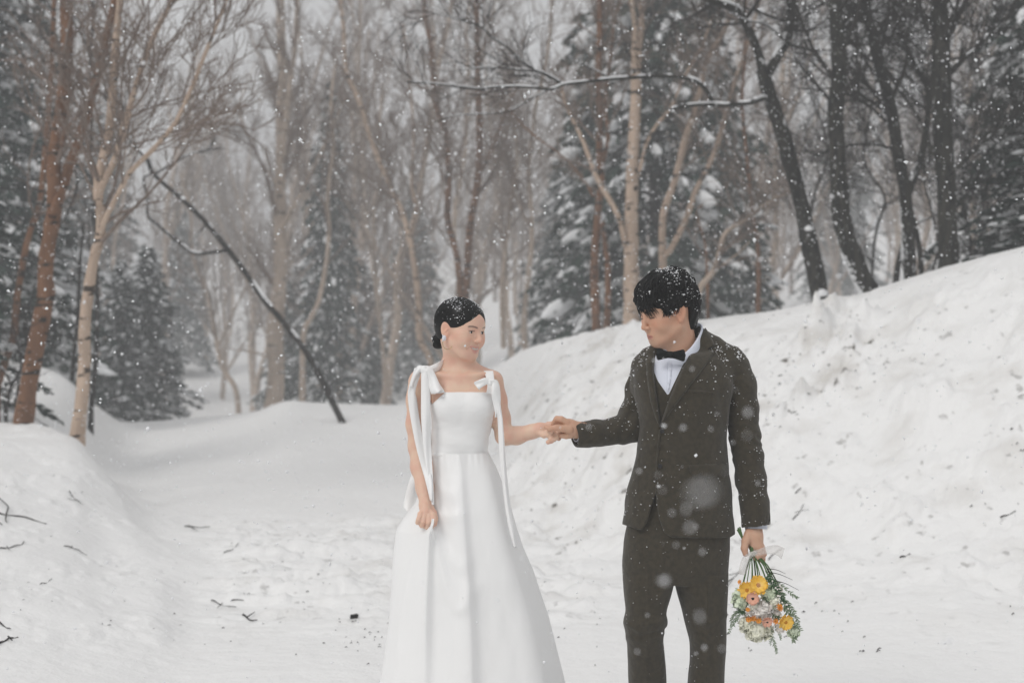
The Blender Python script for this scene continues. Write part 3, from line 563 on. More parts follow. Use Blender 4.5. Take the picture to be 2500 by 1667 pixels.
for k, (x_, d) in enumerate(spots):
    v = FV[k % 5]; e = empty('bare_tree', (x_, d, fz(x_, d))); s_ = rng.uniform(.75, 1.25); e.scale = (s_*1.05, s_*1.05, s_); e.rotation_euler = (0, 0, rng.uniform(0, 6.28))
    tag(e, 'thin bare birch among many in the misty forest behind the couple', 'tree', 'bare trees of the misty forest')
    for me, nm in zip(v, ('trunk', 'stems', 'twigs')):
        o = bpy.data.objects.new(nm, me); COL.objects.link(o); o.parent = e
# mass of far trees on the hill behind, too distant to tell apart
L = []
rng = np.random.default_rng(5); N_ = 340; xs = rng.uniform(-75, 75, N_); ys = rng.uniform(78, 122, N_); P = np.zeros((N_, 4, 3))
for i in range(N_):
    z_ = gxy(xs[i], ys[i]); hh = rng.uniform(6, 11); P[i, :, 0] = xs[i]+np.array([0, .1, .3, .5])*rng.normal(0, .8); P[i, :, 1] = ys[i]; P[i, :, 2] = z_+np.array([-.3, .35, .7, 1])*hh
Rr = np.tile(np.array([[.16, .12, .07, .02]]), (N_, 1)); L.append(tubes(P, Rr, 4)); L.append(crown_from(P, Rr, rng, t0=.25, n1=8, n2=3, n3=0, lf=.3, minr=.016, up=.4, sides=(3, 3, 3), K=(4, 3, 3)))
V, F = merge(L); o = mk('far_forest', V, F, m_twig); tag(o, 'far grey bare forest on the hillside fading in the haze', 'forest', kind='stuff')
# ================================================================ sculpting: distance fields meshed with surface nets
def axis(lo, hi, h, fine=()):
    """coordinates from lo to hi with step h, finer inside the given (a, b, step) ranges"""
    out = [lo]
    while out[-1] < hi:
        x = out[-1]; s = h
        for a, b, q in fine:
            if a <= x < b: s = min(s, q)
            elif x < a and x+s > a: s = max(min(s, a-x), q)
        out.append(x+s)
    return np.array(out, dtype=np.float64)
class Frame:
    def __init__(s, org, X, Y, Z, sc_=1.0): s.o = np.array(org, float); s.A = np.stack([X, Y, Z], 1).astype(float); s.s = sc_
    def w(s, p): return s.o+s.A@(np.array(p, float)*s.s)
def head_frame(org, yaw, pitch, roll, sc_):
    """yaw: 0 faces the camera, + turns towards image right; pitch + looks down; roll + tips towards image right"""
    f = np.array([math.sin(yaw), -math.cos(yaw), 0.]); x = np.array([-math.cos(yaw), -math.sin(yaw), 0.]); z = np.array([0, 0, 1.])
    f2 = f*math.cos(pitch)-z*math.sin(pitch); z2 = z*math.cos(pitch)+f*math.sin(pitch)
    Rr = np.array(Matrix.Rotation(roll, 3, 'Y'))
    return Frame(org, Rr@x, Rr@f2, Rr@z2, sc_)
class Field:
    def __init__(s, xs, ys, zs):
        s.x, s.y, s.z = xs, ys, zs; s.F = np.full((len(xs), len(ys), len(zs)), .05, dtype=np.float32)
    def sl(s, lo, hi):
        r = []
        for ax, a, b in zip((s.x, s.y, s.z), lo, hi):
            i = max(np.searchsorted(ax, a)-1, 0); j = min(np.searchsorted(ax, b)+1, len(ax)); r.append(slice(i, max(j, i)))
        return tuple(r)
    def apply(s, fn, lo, hi, k=.01, op='u', fr=None):
        q = s.sl(lo, hi)
        if any(a.stop-a.start < 1 for a in q): return
        X = s.x[q[0]][:, None, None]; Y = s.y[q[1]][None, :, None]; Z = s.z[q[2]][None, None, :]
        if fr is not None:
            dx, dy, dz = X-fr.o[0], Y-fr.o[1], Z-fr.o[2]; A = fr.A
            lx = (dx*A[0, 0]+dy*A[1, 0]+dz*A[2, 0])/fr.s; ly = (dx*A[0, 1]+dy*A[1, 1]+dz*A[2, 1])/fr.s; lz = (dx*A[0, 2]+dy*A[1, 2]+dz*A[2, 2])/fr.s
            D = fn(lx, ly, lz)*fr.s
        else: D = fn(X, Y, Z)
        F = s.F[q]
        if op == 's': D = -D
        if op == 'add': s.F[q] = F+D; return
        if k > 0: h = np.maximum(k-np.abs(F-D), 0)/k; e = h*h*k*.25
        else: e = 0
        s.F[q] = (np.minimum(F, D)-e) if op == 'u' else (np.maximum(F, D)+e)
    # --- primitives
    def ell(s, c, r, k=.01, op='u', fr=None, rot=None):
        c = np.array(c, float); r = np.array(r, float)*np.ones(3); m = float(max(r))+k+.012
        if op != 'u': m = float(max(r))+k+.01
        def fn(X, Y, Z):
            x, y, z = X-c[0], Y-c[1], Z-c[2]
            if rot is not None:
                Mr = np.array(Euler([R(a) for a in rot]).to_matrix()); x, y, z = (Mr[0, 0]*x+Mr[1, 0]*y+Mr[2, 0]*z, Mr[0, 1]*x+Mr[1, 1]*y+Mr[2, 1]*z, Mr[0, 2]*x+Mr[1, 2]*y+Mr[2, 2]*z)
            k0 = np.sqrt((x/r[0])**2+(y/r[1])**2+(z/r[2])**2); k1 = np.sqrt((x/r[0]**2)**2+(y/r[1]**2)**2+(z/r[2]**2)**2)+1e-9
            return k0*(k0-1)/k1
        C = fr.w(c) if fr else c; m = m*(fr.s if fr else 1); s.apply(fn, C-m, C+m, k, op, fr)
    def cap(s, a, b, ra, rb, k=.01, op='u', fr=None, flat=None):
        """round cone; flat=(axis unit vector, factor) squashes across an axis"""
        a = np.array(a, float); b = np.array(b, float); ab = b-a; L2 = float(ab@ab)+1e-12
        def fn(X, Y, Z):
            x, y, z = X-a[0], Y-a[1], Z-a[2]; t = np.clip((x*ab[0]+y*ab[1]+z*ab[2])/L2, 0, 1)
            x, y, z = x-t*ab[0], y-t*ab[1], z-t*ab[2]
            if flat is not None:
                n_, f_ = flat; dd = x*n_[0]+y*n_[1]+z*n_[2]; g = (f_-1)*dd; x, y, z = x+n_[0]*g, y+n_[1]*g, z+n_[2]*g
            return np.sqrt(x*x+y*y+z*z)-(ra+(rb-ra)*t)
        m = max(ra, rb)+k+.012; pts = [fr.w(a), fr.w(b)] if fr else [a, b]; m *= (fr.s if fr else 1)
        s.apply(fn, np.minimum(*pts)-m, np.maximum(*pts)+m, k, op, fr)
    def chain(s, pts, rad, k=.01, op='u', fr=None, flat=None):
        for i in range(len(pts)-1): s.cap(pts[i], pts[i+1], rad[i], rad[i+1], k, op, fr, flat)
    def loft(s, lv, k=.01, op='u', power=2.0, pad=0.0, zlo=None, zhi=None):
        """stack of ellipses; lv rows: z, cx, cy, rx, ry (z ascending or descending)"""
        L = cr(np.array(sorted([list(r) for r in lv])), 8); zz = L[:, 0]; z0, z1 = (zz[0] if zlo is None else zlo), (zz[-1] if zhi is None else zhi)
        def fn(X, Y, Z):
            g = [np.interp(Z, zz, L[:, i]) for i in range(1, 5)]; rx, ry = g[2]+pad, g[3]+pad; x, y = (X-g[0]), (Y-g[1])
            if power == 2.0:
                k0 = np.sqrt((x/rx)**2+(y/ry)**2); k1 = np.sqrt((x/rx**2)**2+(y/ry**2)**2)+1e-9; d = k0*(k0-1)/k1
            else:
                k0 = (np.abs(x/rx)**power+np.abs(y/ry)**power)**(1/power); d = (k0-1)*np.minimum(rx, ry)
            return np.maximum(d, np.maximum(z0-Z, Z-z1))
        mx = float((np.abs(L[:, 3])).max())+pad+k+.02; my = float(np.abs(L[:, 4]).max())+pad+k+.02
        s.apply(fn, (L[:, 1].min()-mx, L[:, 2].min()-my, z0-k-.012), (L[:, 1].max()+mx, L[:, 2].max()+my, z1+k+.012), k, op)
    def plane_cut(s, fn, k=.002):   # keep where fn < 0
        s.apply(fn, (-9, -9, -9), (9, 9, 9), k, 'i')
    def mesh(s):
        F = s.F; n_ = np.array(F.shape)-1; neg = F < 0
        cs = [(0, 0, 0), (1, 0, 0), (0, 1, 0), (1, 1, 0), (0, 0, 1), (1, 0, 1), (0, 1, 1), (1, 1, 1)]
        sub = lambda A, c: A[c[0]:c[0]+n_[0], c[1]:c[1]+n_[1], c[2]:c[2]+n_[2]]
        cnt = np.zeros(n_, dtype=np.uint8)
        for c in cs: cnt += sub(neg, c)
        act = (cnt > 0) & (cnt < 8); ijk = np.argwhere(act); I = np.full(n_, -1, dtype=np.int32); I[act] = np.arange(len(ijk))
        i, j, k = ijk.T; val = [F[i+c[0], j+c[1], k+c[2]] for c in cs]; P = np.zeros((len(ijk), 3)); W_ = np.zeros(len(ijk))
        for a in range(8):
            for ax in range(3):
                if cs[a][ax] == 0:
                    b = a+(1, 2, 4)[ax]; va, vb = val[a], val[b]; m = (va < 0) != (vb < 0); t = np.where(m, va/np.where(m, va-vb, 1), 0)
                    p = np.array(cs[a], float)[None].repeat(len(ijk), 0); p[:, ax] += t; P[m] += p[m]; W_[m] += 1
        P = P/W_[:, None]+ijk
        V = np.stack([np.interp(P[:, q], np.arange(len(A)), A) for q, A in enumerate((s.x, s.y, s.z))], 1)
        Fs = []
        for ax in range(3):
            o1, o2 = (ax+1) % 3, (ax+2) % 3; A = neg; sh = [slice(None)]*3; sh2 = [slice(None)]*3; sh[ax] = slice(0, -1); sh2[ax] = slice(1, None)
            ch = A[tuple(sh)] != A[tuple(sh2)]; e = np.argwhere(ch)
            e = e[(e[:, o1] > 0) & (e[:, o2] > 0) & (e[:, o1] < n_[o1]) & (e[:, o2] < n_[o2])]
            q = []
            for da, db in ((0, 0), (1, 0), (1, 1), (0, 1)):
                c = e.copy(); c[:, o1] -= da; c[:, o2] -= db; q.append(I[c[:, 0], c[:, 1], c[:, 2]])
            q = np.stack(q, 1); fl = A[e[:, 0], e[:, 1], e[:, 2]]; q[~fl] = q[~fl][:, ::-1]; Fs.append(q)
        Fq = np.vstack(Fs); Fq = Fq[(Fq >= 0).all(1)]
        return V, Fq
def relax(V, F, n_=2, w=.5):
    for _ in range(n_):
        A = np.zeros_like(V); c = np.zeros(len(V))
        for a, b in ((0, 1), (1, 2), (2, 3), (3, 0)):
            np.add.at(A, F[:, a], V[F[:, b]]); np.add.at(A, F[:, b], V[F[:, a]]); np.add.at(c, F[:, a], 1); np.add.at(c, F[:, b], 1)
        V = V*(1-w)+w*A/np.maximum(c, 1)[:, None]
    return V
def pp(px, py, off=0.0): return pw(px, py, DP+off)          # a photo point at the couple's distance, moved back by off metres
def PXY(X, Y, Z): return 1250+FPX*X/Y, 833.5-FPX*(Z-CAMZ)/Y
def poly_sdf(poly):
    """signed distance (pixels) to a polygon given in photo coordinates"""
    P = np.array(poly, float); Q = np.roll(P, -1, 0)
    def f(u, v):
        d = np.full(np.broadcast(u, v).shape, 1e9); s_ = np.ones_like(d)
        for (ax_, ay), (bx, by) in zip(P, Q):
            ex, ey = bx-ax_, by-ay; wx, wy = u-ax_, v-ay; t = np.clip((wx*ex+wy*ey)/(ex*ex+ey*ey+1e-9), 0, 1); dx, dy = wx-ex*t, wy-ey*t; d = np.minimum(d, dx*dx+dy*dy)
            c1, c2, c3 = v >= ay, v < by, ex*wy > ey*wx
            s_ = np.where((c1 & c2 & c3) | (~c1 & ~c2 & ~c3), -s_, s_)
        return s_*np.sqrt(d)
    return f
def bvh_of(*objs):
    VV, FF, k = [], [], 0
    for o in objs:
        me = o.data; v = np.empty(len(me.vertices)*3, dtype=np.float32); me.vertices.foreach_get('co', v); v = v.reshape(-1, 3)+np.array(world_loc(o))
        f = np.empty(len(me.loops), dtype=np.int32); me.loops.foreach_get('vertex_index', f)
        if len(me.loops) == 4*len(me.polygons): f = f.reshape(-1, 4)
        else: f = np.array([list(p.vertices)+([p.vertices[0]] if len(p.vertices) == 3 else []) for p in me.polygons])
        VV.append(v); FF.append(f+k); k += len(v)
    return BVHTree.FromPolygons([tuple(a) for a in np.vstack(VV).tolist()], np.vstack(FF).tolist())
def drape(name, poly, bvh, off, th, mat, parent, step=2.5, edge=None, mod=None, sm=True):
    """cloth piece cut to a photo-space outline and laid over the body in front (off metres proud, th thick)"""
    P = np.array(poly, float); f = poly_sdf(poly); x0, y0 = P.min(0)-step; x1, y1 = P.max(0)+step
    us = np.arange(x0, x1+step, step); vs = np.arange(y0, y1+step, step); U, Vv = np.meshgrid(us, vs, indexing='ij'); D = f(U, Vv)
    # snap grid points lying near the outline onto it
    e = .05; gx = (f(U+e, Vv)-f(U-e, Vv))/(2*e); gy = (f(U, Vv+e)-f(U, Vv-e))/(2*e); g = np.hypot(gx, gy)+1e-6; nr = np.abs(D) < step*.71
    U2 = np.where(nr, U-D*gx/g, U); V2 = np.where(nr, Vv-D*gy/g, Vv); ins = (D < 0) | nr; dist = np.where(nr, 0, -D)
    idx_ = -np.ones(U.shape, int); pts = []
    cz = Vector((0, 0, CAMZ)); last = DP-.13
    for a in range(U.shape[0]):
        for b_ in range(U.shape[1]):
            if ins[a, b_]:
                dr = Vector(((U2[a, b_]-1250)/FPX, 1, -(V2[a, b_]-833.5)/FPX)); h = bvh.ray_cast(cz, dr.normalized())
                y = h[0].y if h[0] is not None and h[0].y < 5.6 else np.nan
                idx_[a, b_] = len(pts); pts.append((U2[a, b_], V2[a, b_], y, dist[a, b_]))
    pts = np.array(pts); y = pts[:, 2].copy()
    Fq = []
    for a in range(U.shape[0]-1):
        for b_ in range(U.shape[1]-1):
            q = [idx_[a, b_], idx_[a+1, b_], idx_[a+1, b_+1], idx_[a, b_+1]]
            if min(q) >= 0: Fq.append(q)
    Fq = np.array(Fq); used = np.unique(Fq); mp = -np.ones(len(pts), int); mp[used] = np.arange(len(used)); pts = pts[used]; Fq = mp[Fq]; y = y[used]
    for it in range(60):
        A = np.zeros(len(y)); c = np.zeros(len(y)); ok = ~np.isnan(y); yy = np.where(ok, y, 0)
        for a, b_ in ((0, 1), (1, 2), (2, 3), (3, 0)):
            for p_, q_ in ((a, b_), (b_, a)): np.add.at(A, Fq[:, p_], yy[Fq[:, q_]]); np.add.at(c, Fq[:, p_], ok[Fq[:, q_]].astype(float))
        mn = A/np.maximum(c, 1); y = np.where(~ok & (c > 0), mn, y)
        if it < 40: y = np.where(ok & (c > 0) & (y > mn+.004), mn+.001, y)
    y = np.where(np.isnan(y), np.nanmedian(y), y)
    # smooth the depth a little
    for _ in range(6):
        A = np.zeros(len(y)); c = np.zeros(len(y))
        for a, b_ in ((0, 1), (1, 2), (2, 3), (3, 0)):
            np.add.at(A, Fq[:, a], y[Fq[:, b_]]); np.add.at(c, Fq[:, a], 1); np.add.at(A, Fq[:, b_], y[Fq[:, a]]); np.add.at(c, Fq[:, b_], 1)
        y = .5*y+.5*A/np.maximum(c, 1)
    o_ = off*(1-np.exp(-pts[:, 3]/1.6))+.0022
    if mod is not None: o_ = o_+mod(pts[:, 0], pts[:, 1])
    yf = y-o_; yb = yf+th
    fr_ = np.stack([(pts[:, 0]-1250)*yf/FPX, yf, CAMZ-(pts[:, 1]-833.5)*yf/FPX], 1); bk = np.stack([(pts[:, 0]-1250)*yf/FPX, yb, CAMZ-(pts[:, 1]-833.5)*yf/FPX], 1)
    n0 = len(pts); from collections import Counter
    E = Counter()
    for q in Fq.tolist():
        for i in range(4): E[(q[i], q[(i+1) % 4])] += 1
    rim = [(a, b_) for (a, b_) in E if (b_, a) not in E]
    Fa = [list(q) for q in Fq.tolist()]+[[n0+v for v in q[::-1]] for q in Fq.tolist()]+[[b_, a, n0+a, n0+b_] for a, b_ in rim]
    return mk(name, np.vstack([fr_, bk]), np.array(Fa), mat, parent, smooth=sm)
def strip(name, L, Rr, dep, mat, parent, th=.002, folds=None, n_across=9, sub=8, amp=.004, seed=0, ret=False):
    """ribbon: left edge points, right edge points (photo px), depth offsets (m from the couple's plane)"""
    A = cr(np.column_stack([np.array(L, float), np.array(dep, float)]), sub); B = cr(np.column_stack([np.array(Rr, float), np.array(dep, float)]), sub)
    t = np.linspace(0, 1, n_across); G = A[:, None]*(1-t[None, :, None])+B[:, None]*t[None, :, None]
    s_ = np.arange(len(A))[:, None]/sub; G[..., 2] += amp*np.sin(t[None]*5+s_*1.1+seed)*np.sin(s_*.6+seed*2)-amp*1.3*np.sin(t[None]*np.pi)+.18*amp*np.sin(t[None]*9+s_*.7+seed)
    y = DP+G[..., 2]; Pf = np.stack([(G[..., 0]-1250)*DP/FPX, y, CAMZ-(G[..., 1]-833.5)*DP/FPX], -1)
    Pf[..., 0] *= y/DP; Pf[..., 2] = CAMZ+(Pf[..., 2]-CAMZ)*y/DP
    Pb = Pf+np.array([0, th, 0]); a, b_ = G.shape[:2]; n0 = a*b_; I = np.arange(n0).reshape(a, b_)
    q = np.stack([I[:-1, :-1], I[1:, :-1], I[1:, 1:], I[:-1, 1:]], -1).reshape(-1, 4); F = [q, q[:, ::-1]+n0]
    for E in (I[:, 0], I[:, -1][::-1], I[0][::-1], I[-1]): F.append(np.stack([E[:-1], E[:-1]+n0, E[1:]+n0, E[1:]], 1))
    V = np.vstack([Pf.reshape(-1, 3), Pb.reshape(-1, 3)]); F = np.vstack(F)
    return (V, F) if ret else mk(name, V, F, mat, parent)
def flecks(P, size, rng, squash=.7):
    """little irregular snow grains at points P"""
    N = len(P); base = np.array([[1, 0, 0], [-1, 0, 0], [0, 1, 0], [0, -1, 0], [0, 0, 1], [0, 0, -1]], float)
    F0 = np.array([[0, 2, 4, 4], [2, 1, 4, 4], [1, 3, 4, 4], [3, 0, 4, 4], [2, 0, 5, 5], [1, 2, 5, 5], [3, 1, 5, 5], [0, 3, 5, 5]])[:, :3]
    s_ = np.asarray(size)[:, None, None]*(.6+.8*rng.random((N, 6, 1))); V = P[:, None]+base[None]*s_*(.55+.9*rng.random((N, 1, 3)))+rng.normal(0, .18, (N, 6, 3))*s_; V[..., 2] = P[:, None, 2]+(V[..., 2]-P[:, None, 2])*squash
    return V.reshape(-1, 3), (F0[None]+6*np.arange(N)[:, None, None]).reshape(-1, 3)
def hand_prims(F_, fr, fingers, thumb, palm, k=.004):
    for a, b, ra, rb, fl in palm: F_.cap(a, b, ra, rb, k*2, fr=fr, flat=fl)
    for ch, rr in fingers: F_.chain(ch, rr, k, fr=fr)
    F_.chain(thumb[0], thumb[1], k, fr=fr)
# ---- skin
def skin_mat(name, c, c_rosy, lip, brow=(.012, .009, .008)):
    m, t, b = M(name, c, .48, sss=.12, spec=.35)
    o, _, _ = noise_mix(t, b, c, c_rosy, scale=22, detail=7, lo=.36, hi=.66, inp=None)
    o = attr_mix(t, b, o, lip, 'lip', inp='Base Color'); o = attr_mix(t, b, o, (c_rosy[0]*1.05, c_rosy[1]*.86, c_rosy[2]*.8), 'rosy'); o = attr_mix(t, b, o, brow, 'brow')
    noise_bump(t, b, 700, .22, .0008, 4); return m
def build_head(F_, fr, male=False):
    """face of a young adult, local axes: x to the person's right, y forward, z up; origin between the ears at eye height"""
    E = F_.ell; C = F_.cap
    E((0, -.018, .034), (.0735, .094, .084), 0, fr=fr)                      # cranium
    E((0, .030, .026), (.064, .056, .062), .03, fr=fr)                     # forehead
    E((0, .022, -.040), (.056 if not male else .059, .056, .066), .03, fr=fr)   # jaw block
    for s_ in (-1, 1):
        C((s_*.056, -.002, -.048), (s_*.030, .050, -.086), .016, .015, .025, fr=fr)    # jawline
        E((s_*.042, .050, -.030), (.023, .024, .026), .022, fr=fr)          # cheek
        E((s_*.046, .046, -.012), (.020, .020, .013), .018, fr=fr)          # cheekbone
    E((0, .060, -.092), (.021 if not male else .025, .016, .016), .022, fr=fr)  # chin
    E((0, .064 if male else .0615, -.062), (.027, .018, .022), .02, fr=fr)                     # muzzle
    for s_ in (-1, 1): C((s_*.012, .079, .019), (s_*.040, .066, .020), .007, .006, .016, fr=fr)   # brow ridge
    for s_ in (-1, 1): E((s_*.031, .092, .001), (.018, .014, .0105), .014, 's', fr=fr)      # eye hollows
    nz_ = 0 if male else .0045
    C((0, .080, .010), (0, .0945, -.024+nz_), .0062, .0080, .012, fr=fr)        # nose bridge
    E((0, .0965, -.032+nz_), (.0098, .0098, .0088), .007, fr=fr)                # nose tip
    for s_ in (-1, 1): E((s_*.0115, .0870, -.0355+nz_), (.0068, .0088, .0064), .005, fr=fr)
    for s_ in (-1, 1):
        E((s_*.031, .0655, .000), (.0170, .0148, .0135), .006, fr=fr)       # lids over the eyeball
    if male:
        for s_ in (-1, 1): E((s_*.0315, .0815, -.0035), (.0135, .008, .0013), .001, 's', fr=fr)
        for s_ in (-1, 1): C((s_*.019, .0745, -.0640), (0, .0825, -.0610), .0042, .0048, .004, fr=fr)
        C((-.012, .0760, -.0725), (.012, .0760, -.0725), .0052, .0052, .005, fr=fr)
        C((-.021, .0820, -.0672), (.021, .0820, -.0672), .0015, .0015, .001, 's', fr=fr)
    else:
        for s_ in (-1, 1): E((s_*.0315, .0825, -.0005), (.0148, .010, .0046), .0012, 's', fr=fr, rot=(0, s_*8, 0))   # narrow smiling eye opening
        for s_ in (-1, 1):
            C((s_*.0265, .0700, -.0500), (0, .0825, -.0560), .0026, .0034, .003, fr=fr)   # upper lip drawn up at the corners
            C((s_*.0255, .0690, -.0535), (0, .0790, -.0740), .0028, .0046, .003, fr=fr)
            C((0, .0860, -.0642), (s_*.0225, .0770, -.0540), .0062, .0020, .0008, 's', fr=fr)     # open smile
            C((s_*.023, .083, -.036), (s_*.033, .069, -.060), .0016, .0016, .009, 's', fr=fr)
            E((s_*.040, .056, -.034), (.018, .018, .018), .016, fr=fr)
    for s_ in (-1, 1):                                                       # ears: rim, hollow, lobe
        c = np.array([s_*.0745, -.012, -.004])
        E(c, (.0075, .0185, .031), .006, fr=fr, rot=(12, 0, s_*18)); E(c+np.array([s_*.007, .003, .005]), (.006, .0115, .019), .004, 's', fr=fr, rot=(12, 0, s_*18))
        C(c+np.array([s_*.003, .004, -.006]), c+np.array([s_*.003, .012, .004]), .0035, .003, .003, fr=fr); E(c+np.array([0, .006, -.026]), (.0055, .008, .008), .004, fr=fr)
def face_attrs(o, fr, male=False):
    me = o.data; v = np.empty(len(me.vertices)*3, dtype=np.float32); me.vertices.foreach_get('co', v); v = v.reshape(-1, 3)+np.array(world_loc(o)); l = ((v-fr.o)@fr.A)/fr.s
    x, y, z = l.T; ax = np.abs(x)
    zc_ = -.0670 if male else -.0648+.0125*(ax/.0255)**2; hw = .0280 if not male else .0215
    lipd = (ax/hw)**2+((z-zc_)/(.0148 if not male else .0090))**2
    lip = (1-sst(.62, 1.0, lipd))*(y > .066)*.8
    bz = .0215-10*(ax-.032)**2+.05*(ax-.03); bw = .0042 if male else .0030
    brow = (1-sst(.6, 1.3, np.abs(z-bz)/bw))*sst(.011, .016, ax)*(1-sst(.046, .052, ax))*(y > .05)*(.85 if male else .72)
    lash = (1-sst(.5, 1.2, np.abs(np.abs(z-(-.0005))-.0052)/.0016))*(z > -.002)*(ax > .017)*(ax < .046)*(y > .06) if not male else (1-sst(.5, 1.3, np.abs(z+.0035)/.0022))*(ax > .018)*(ax < .046)*(y > .06)
    nost = (1-sst(.6, 1.0, np.hypot((ax-.0062)/.0030, (y-.0905)/.0045)))*(z < (-.0385 if male else -.0345))*(z > -.047)
    rosy = np.exp(-((ax-.043)/.017)**2-((z+.028)/.017)**2)*(y > 0)*.55+np.exp(-(x/.010)**2-((z+.033)/.009)**2)*(y > .08)*.4+np.exp(-((ax-.077)/.008)**2)*(np.abs(z) < .04)*.5
    inr = (np.abs(x) < .1)*(np.abs(y) < .13)*(np.abs(z) < .13)
    vcol(o, 'lip', lip*inr); vcol(o, 'brow', np.clip(np.maximum(np.maximum(brow, lash*.9), nost*.8), 0, 1)*inr); vcol(o, 'rosy', rosy*inr)
def uv_sphere(c, r, n_=16, m_=10):
    th = np.linspace(0, np.pi, m_); ph = np.arange(n_)*2*np.pi/n_; V = np.array([[r*math.sin(a)*math.cos(b), r*math.sin(a)*math.sin(b), r*math.cos(a)] for a in th for b in ph])+np.array(c)
    I = np.arange(n_*m_).reshape(m_, n_); F = np.stack([I[:-1], I[1:], np.roll(I, -1, 1)[1:], np.roll(I, -1, 1)[:-1]], -1).reshape(-1, 4); return V, F
m_eye, t_, b_ = M('eye_white', (.62, .60, .58), .25, spec=.5); m_iris, t_, b_ = M('iris', (.010, .007, .006), .15, spec=.5); m_teeth, t_, b_ = M('teeth', (.58, .54, .49), .35)
def eyes(parent, fr, look=(0, 1, 0), only=(-1, 1)):
    lk = np.array(look, float); lk /= np.linalg.norm(lk)
    for s_ in only:
        c = np.array([s_*.031, .0655, -.0005]); V, F = uv_sphere((0, 0, 0), .0122); V = (V+c); Wv = fr.o+(V*fr.s)@fr.A.T; e = mk('eye', Wv, F, m_eye, parent)
        V, F = uv_sphere((0, 0, 0), .0066, 14, 8); V = V*np.array([1, 1, 1]); V = V+c+lk*.0072; Wv = fr.o+(V*fr.s)@fr.A.T; mk('iris', Wv, F, m_iris, e)
# ================================================================ the bride
m_skin = skin_mat('fair_skin', (.72, .51, .385), (.70, .42, .32), (.64, .31, .27))
m_hair, t_, b_ = M('black_hair', (.004, .0042, .0042), .5, spec=.18)
noise_bump(t_, b_, 90, .25, .003, 3, stretch=(1, 1, 4))
m_satin, t_, b_ = M('white_satin', (.85, .85, .845), .40, sheen=.2, spec=.4); noise_bump(t_, b_, 260, .05, .002, 2); noise_bump(t_, b_, 30, .10, .006, 3)
m_pearl, t_, b_ = M('petal_earring', (.72, .74, .80), .25, spec=.6); m_gold, t_, b_ = M('gold_wire', (.45, .30, .12), .3, metallic=1)
bride = empty('person', (pp(1125, 1866)[0], DP, 0)); tag(bride, 'woman in a long white satin dress with shoulder bows and a low black bun', 'person')
FW = head_frame(pp(1126, 806, -.01), R(51), R(4), R(4), .94)
BX = -.01
def wl(py, xL, xR, ry, oy=0.0): a, b = pp(xL, py), pp(xR, py); return (a[2], (a[0]+b[0])/2, DP+oy, (b[0]-a[0])/2, ry)
torso_w = [wl(925, 1062, 1196, .058, .005), wl(945, 1056, 1203, .072), wl(965, 1054, 1206, .086, -.004), wl(985, 1055, 1206, .094, -.008), wl(1010, 1057, 1203, .092, -.006), wl(1040, 1058, 1197, .082), wl(1075, 1056, 1190, .076), wl(1106, 1052, 1187, .075), wl(1150, 1042, 1200, .088), wl(1200, 1034, 1208, .10), wl(1240, 1036, 1206, .10)]
def torso_field(Fd, pad=0.0, chest=True):
    Fd.loft(torso_w, .01, power=2.3, pad=pad)
    Fd.ell(pp(1100, 985, -.062), (.052+pad, .042+pad, .046+pad), .03); Fd.ell(pp(1166, 985, -.058), (.052+pad, .042+pad, .046+pad), .03)
xs = axis(pp(980, 0)[0]-.01, pp(1385, 0)[0], .0042, [(pp(1066, 0)[0], pp(1190, 0)[0], .0022), (pp(1290, 0)[0], pp(1385, 0)[0], .0022), (pp(1008, 0)[0], pp(1066, 0)[0], .0021)])
ys = axis(DP-.30, DP+.17, .0042, [(DP-.21, DP+.06, .0021)])
zs = axis(pp(0, 1310)[2], pp(0, 725)[2], .0042, [(pp(0, 905)[2], pp(0, 725)[2], .0021), (pp(0, 1310)[2], pp(0, 1220)[2], .0022), (pp(0, 1090)[2], pp(0, 1010)[2], .0022)])
B = Field(xs, ys, zs); build_head(B, FW)
# neck and shoulders
nk0 = FW.w((0, -.028, -.045)); nk1 = pp(1122, 905, .022)
B.cap(nk0, nk1, .046, .049, .03); B.cap(FW.w((0, -.004, -.070)), pp(1130, 905, -.005), .024, .026, .03)
torso_field(B)
for a, b, ra, rb in ((pp(1108, 905, .02), pp(1032, 926, .012), .040, .038), (pp(1136, 905, .02), pp(1198, 927, .01), .038, .034)): B.cap(a, b, ra, rb, .035)
B.ell(pp(1128, 935, -.012), (.085, .055, .045), .035)
B.cap(pp(1132, 921, -.058), pp(1182, 912, -.045), .006, .006, .02); B.cap(pp(1118, 921, -.056), pp(1062, 912, -.035), .006, .006, .02)   # collarbones
# her right arm hanging, hand gathering the skirt
B.chain([pp(1027, 935, .010), pp(1020, 975, .008), pp(1018, 1035, .006), pp(1020, 1090, -.005), pp(1028, 1140, -.045), pp(1037, 1190, -.095), pp(1040, 1232, -.140)], [.044, .0385, .0365, .0315, .0345, .0290, .0220], .018)
sk = lambda px, py, o: pp(px, py, o)
h0 = -.155
B.chain([sk(1039, 1234, -.143), sk(1040, 1252, -.158)], [.0225, .022], .01)
for (x0_, y0_, x1_, y1_, x2_, y2_, x3_, y3_) in [(1058,1258,1059,1272,1055,1284,1048,1292), (1048,1259,1047,1276,1043,1287,1037,1286), (1037,1258,1033,1274,1030,1283,1027,1281), (1027,1255,1022,1268,1020,1275,1019,1272)]:
    B.chain([sk(1041, 1240, -.15), sk(x0_, y0_, -.172), sk(x1_, y1_, -.186), sk(x2_, y2_, -.180), sk(x3_, y3_, -.160)], [.012, .0112, .0092, .0082, .0072], .0028)
B.chain([sk(1050, 1238, -.145), sk(1060, 1252, -.150), sk(1064, 1266, -.160), sk(1062, 1280, -.168)], [.014, .0105, .009, .0075], .004)
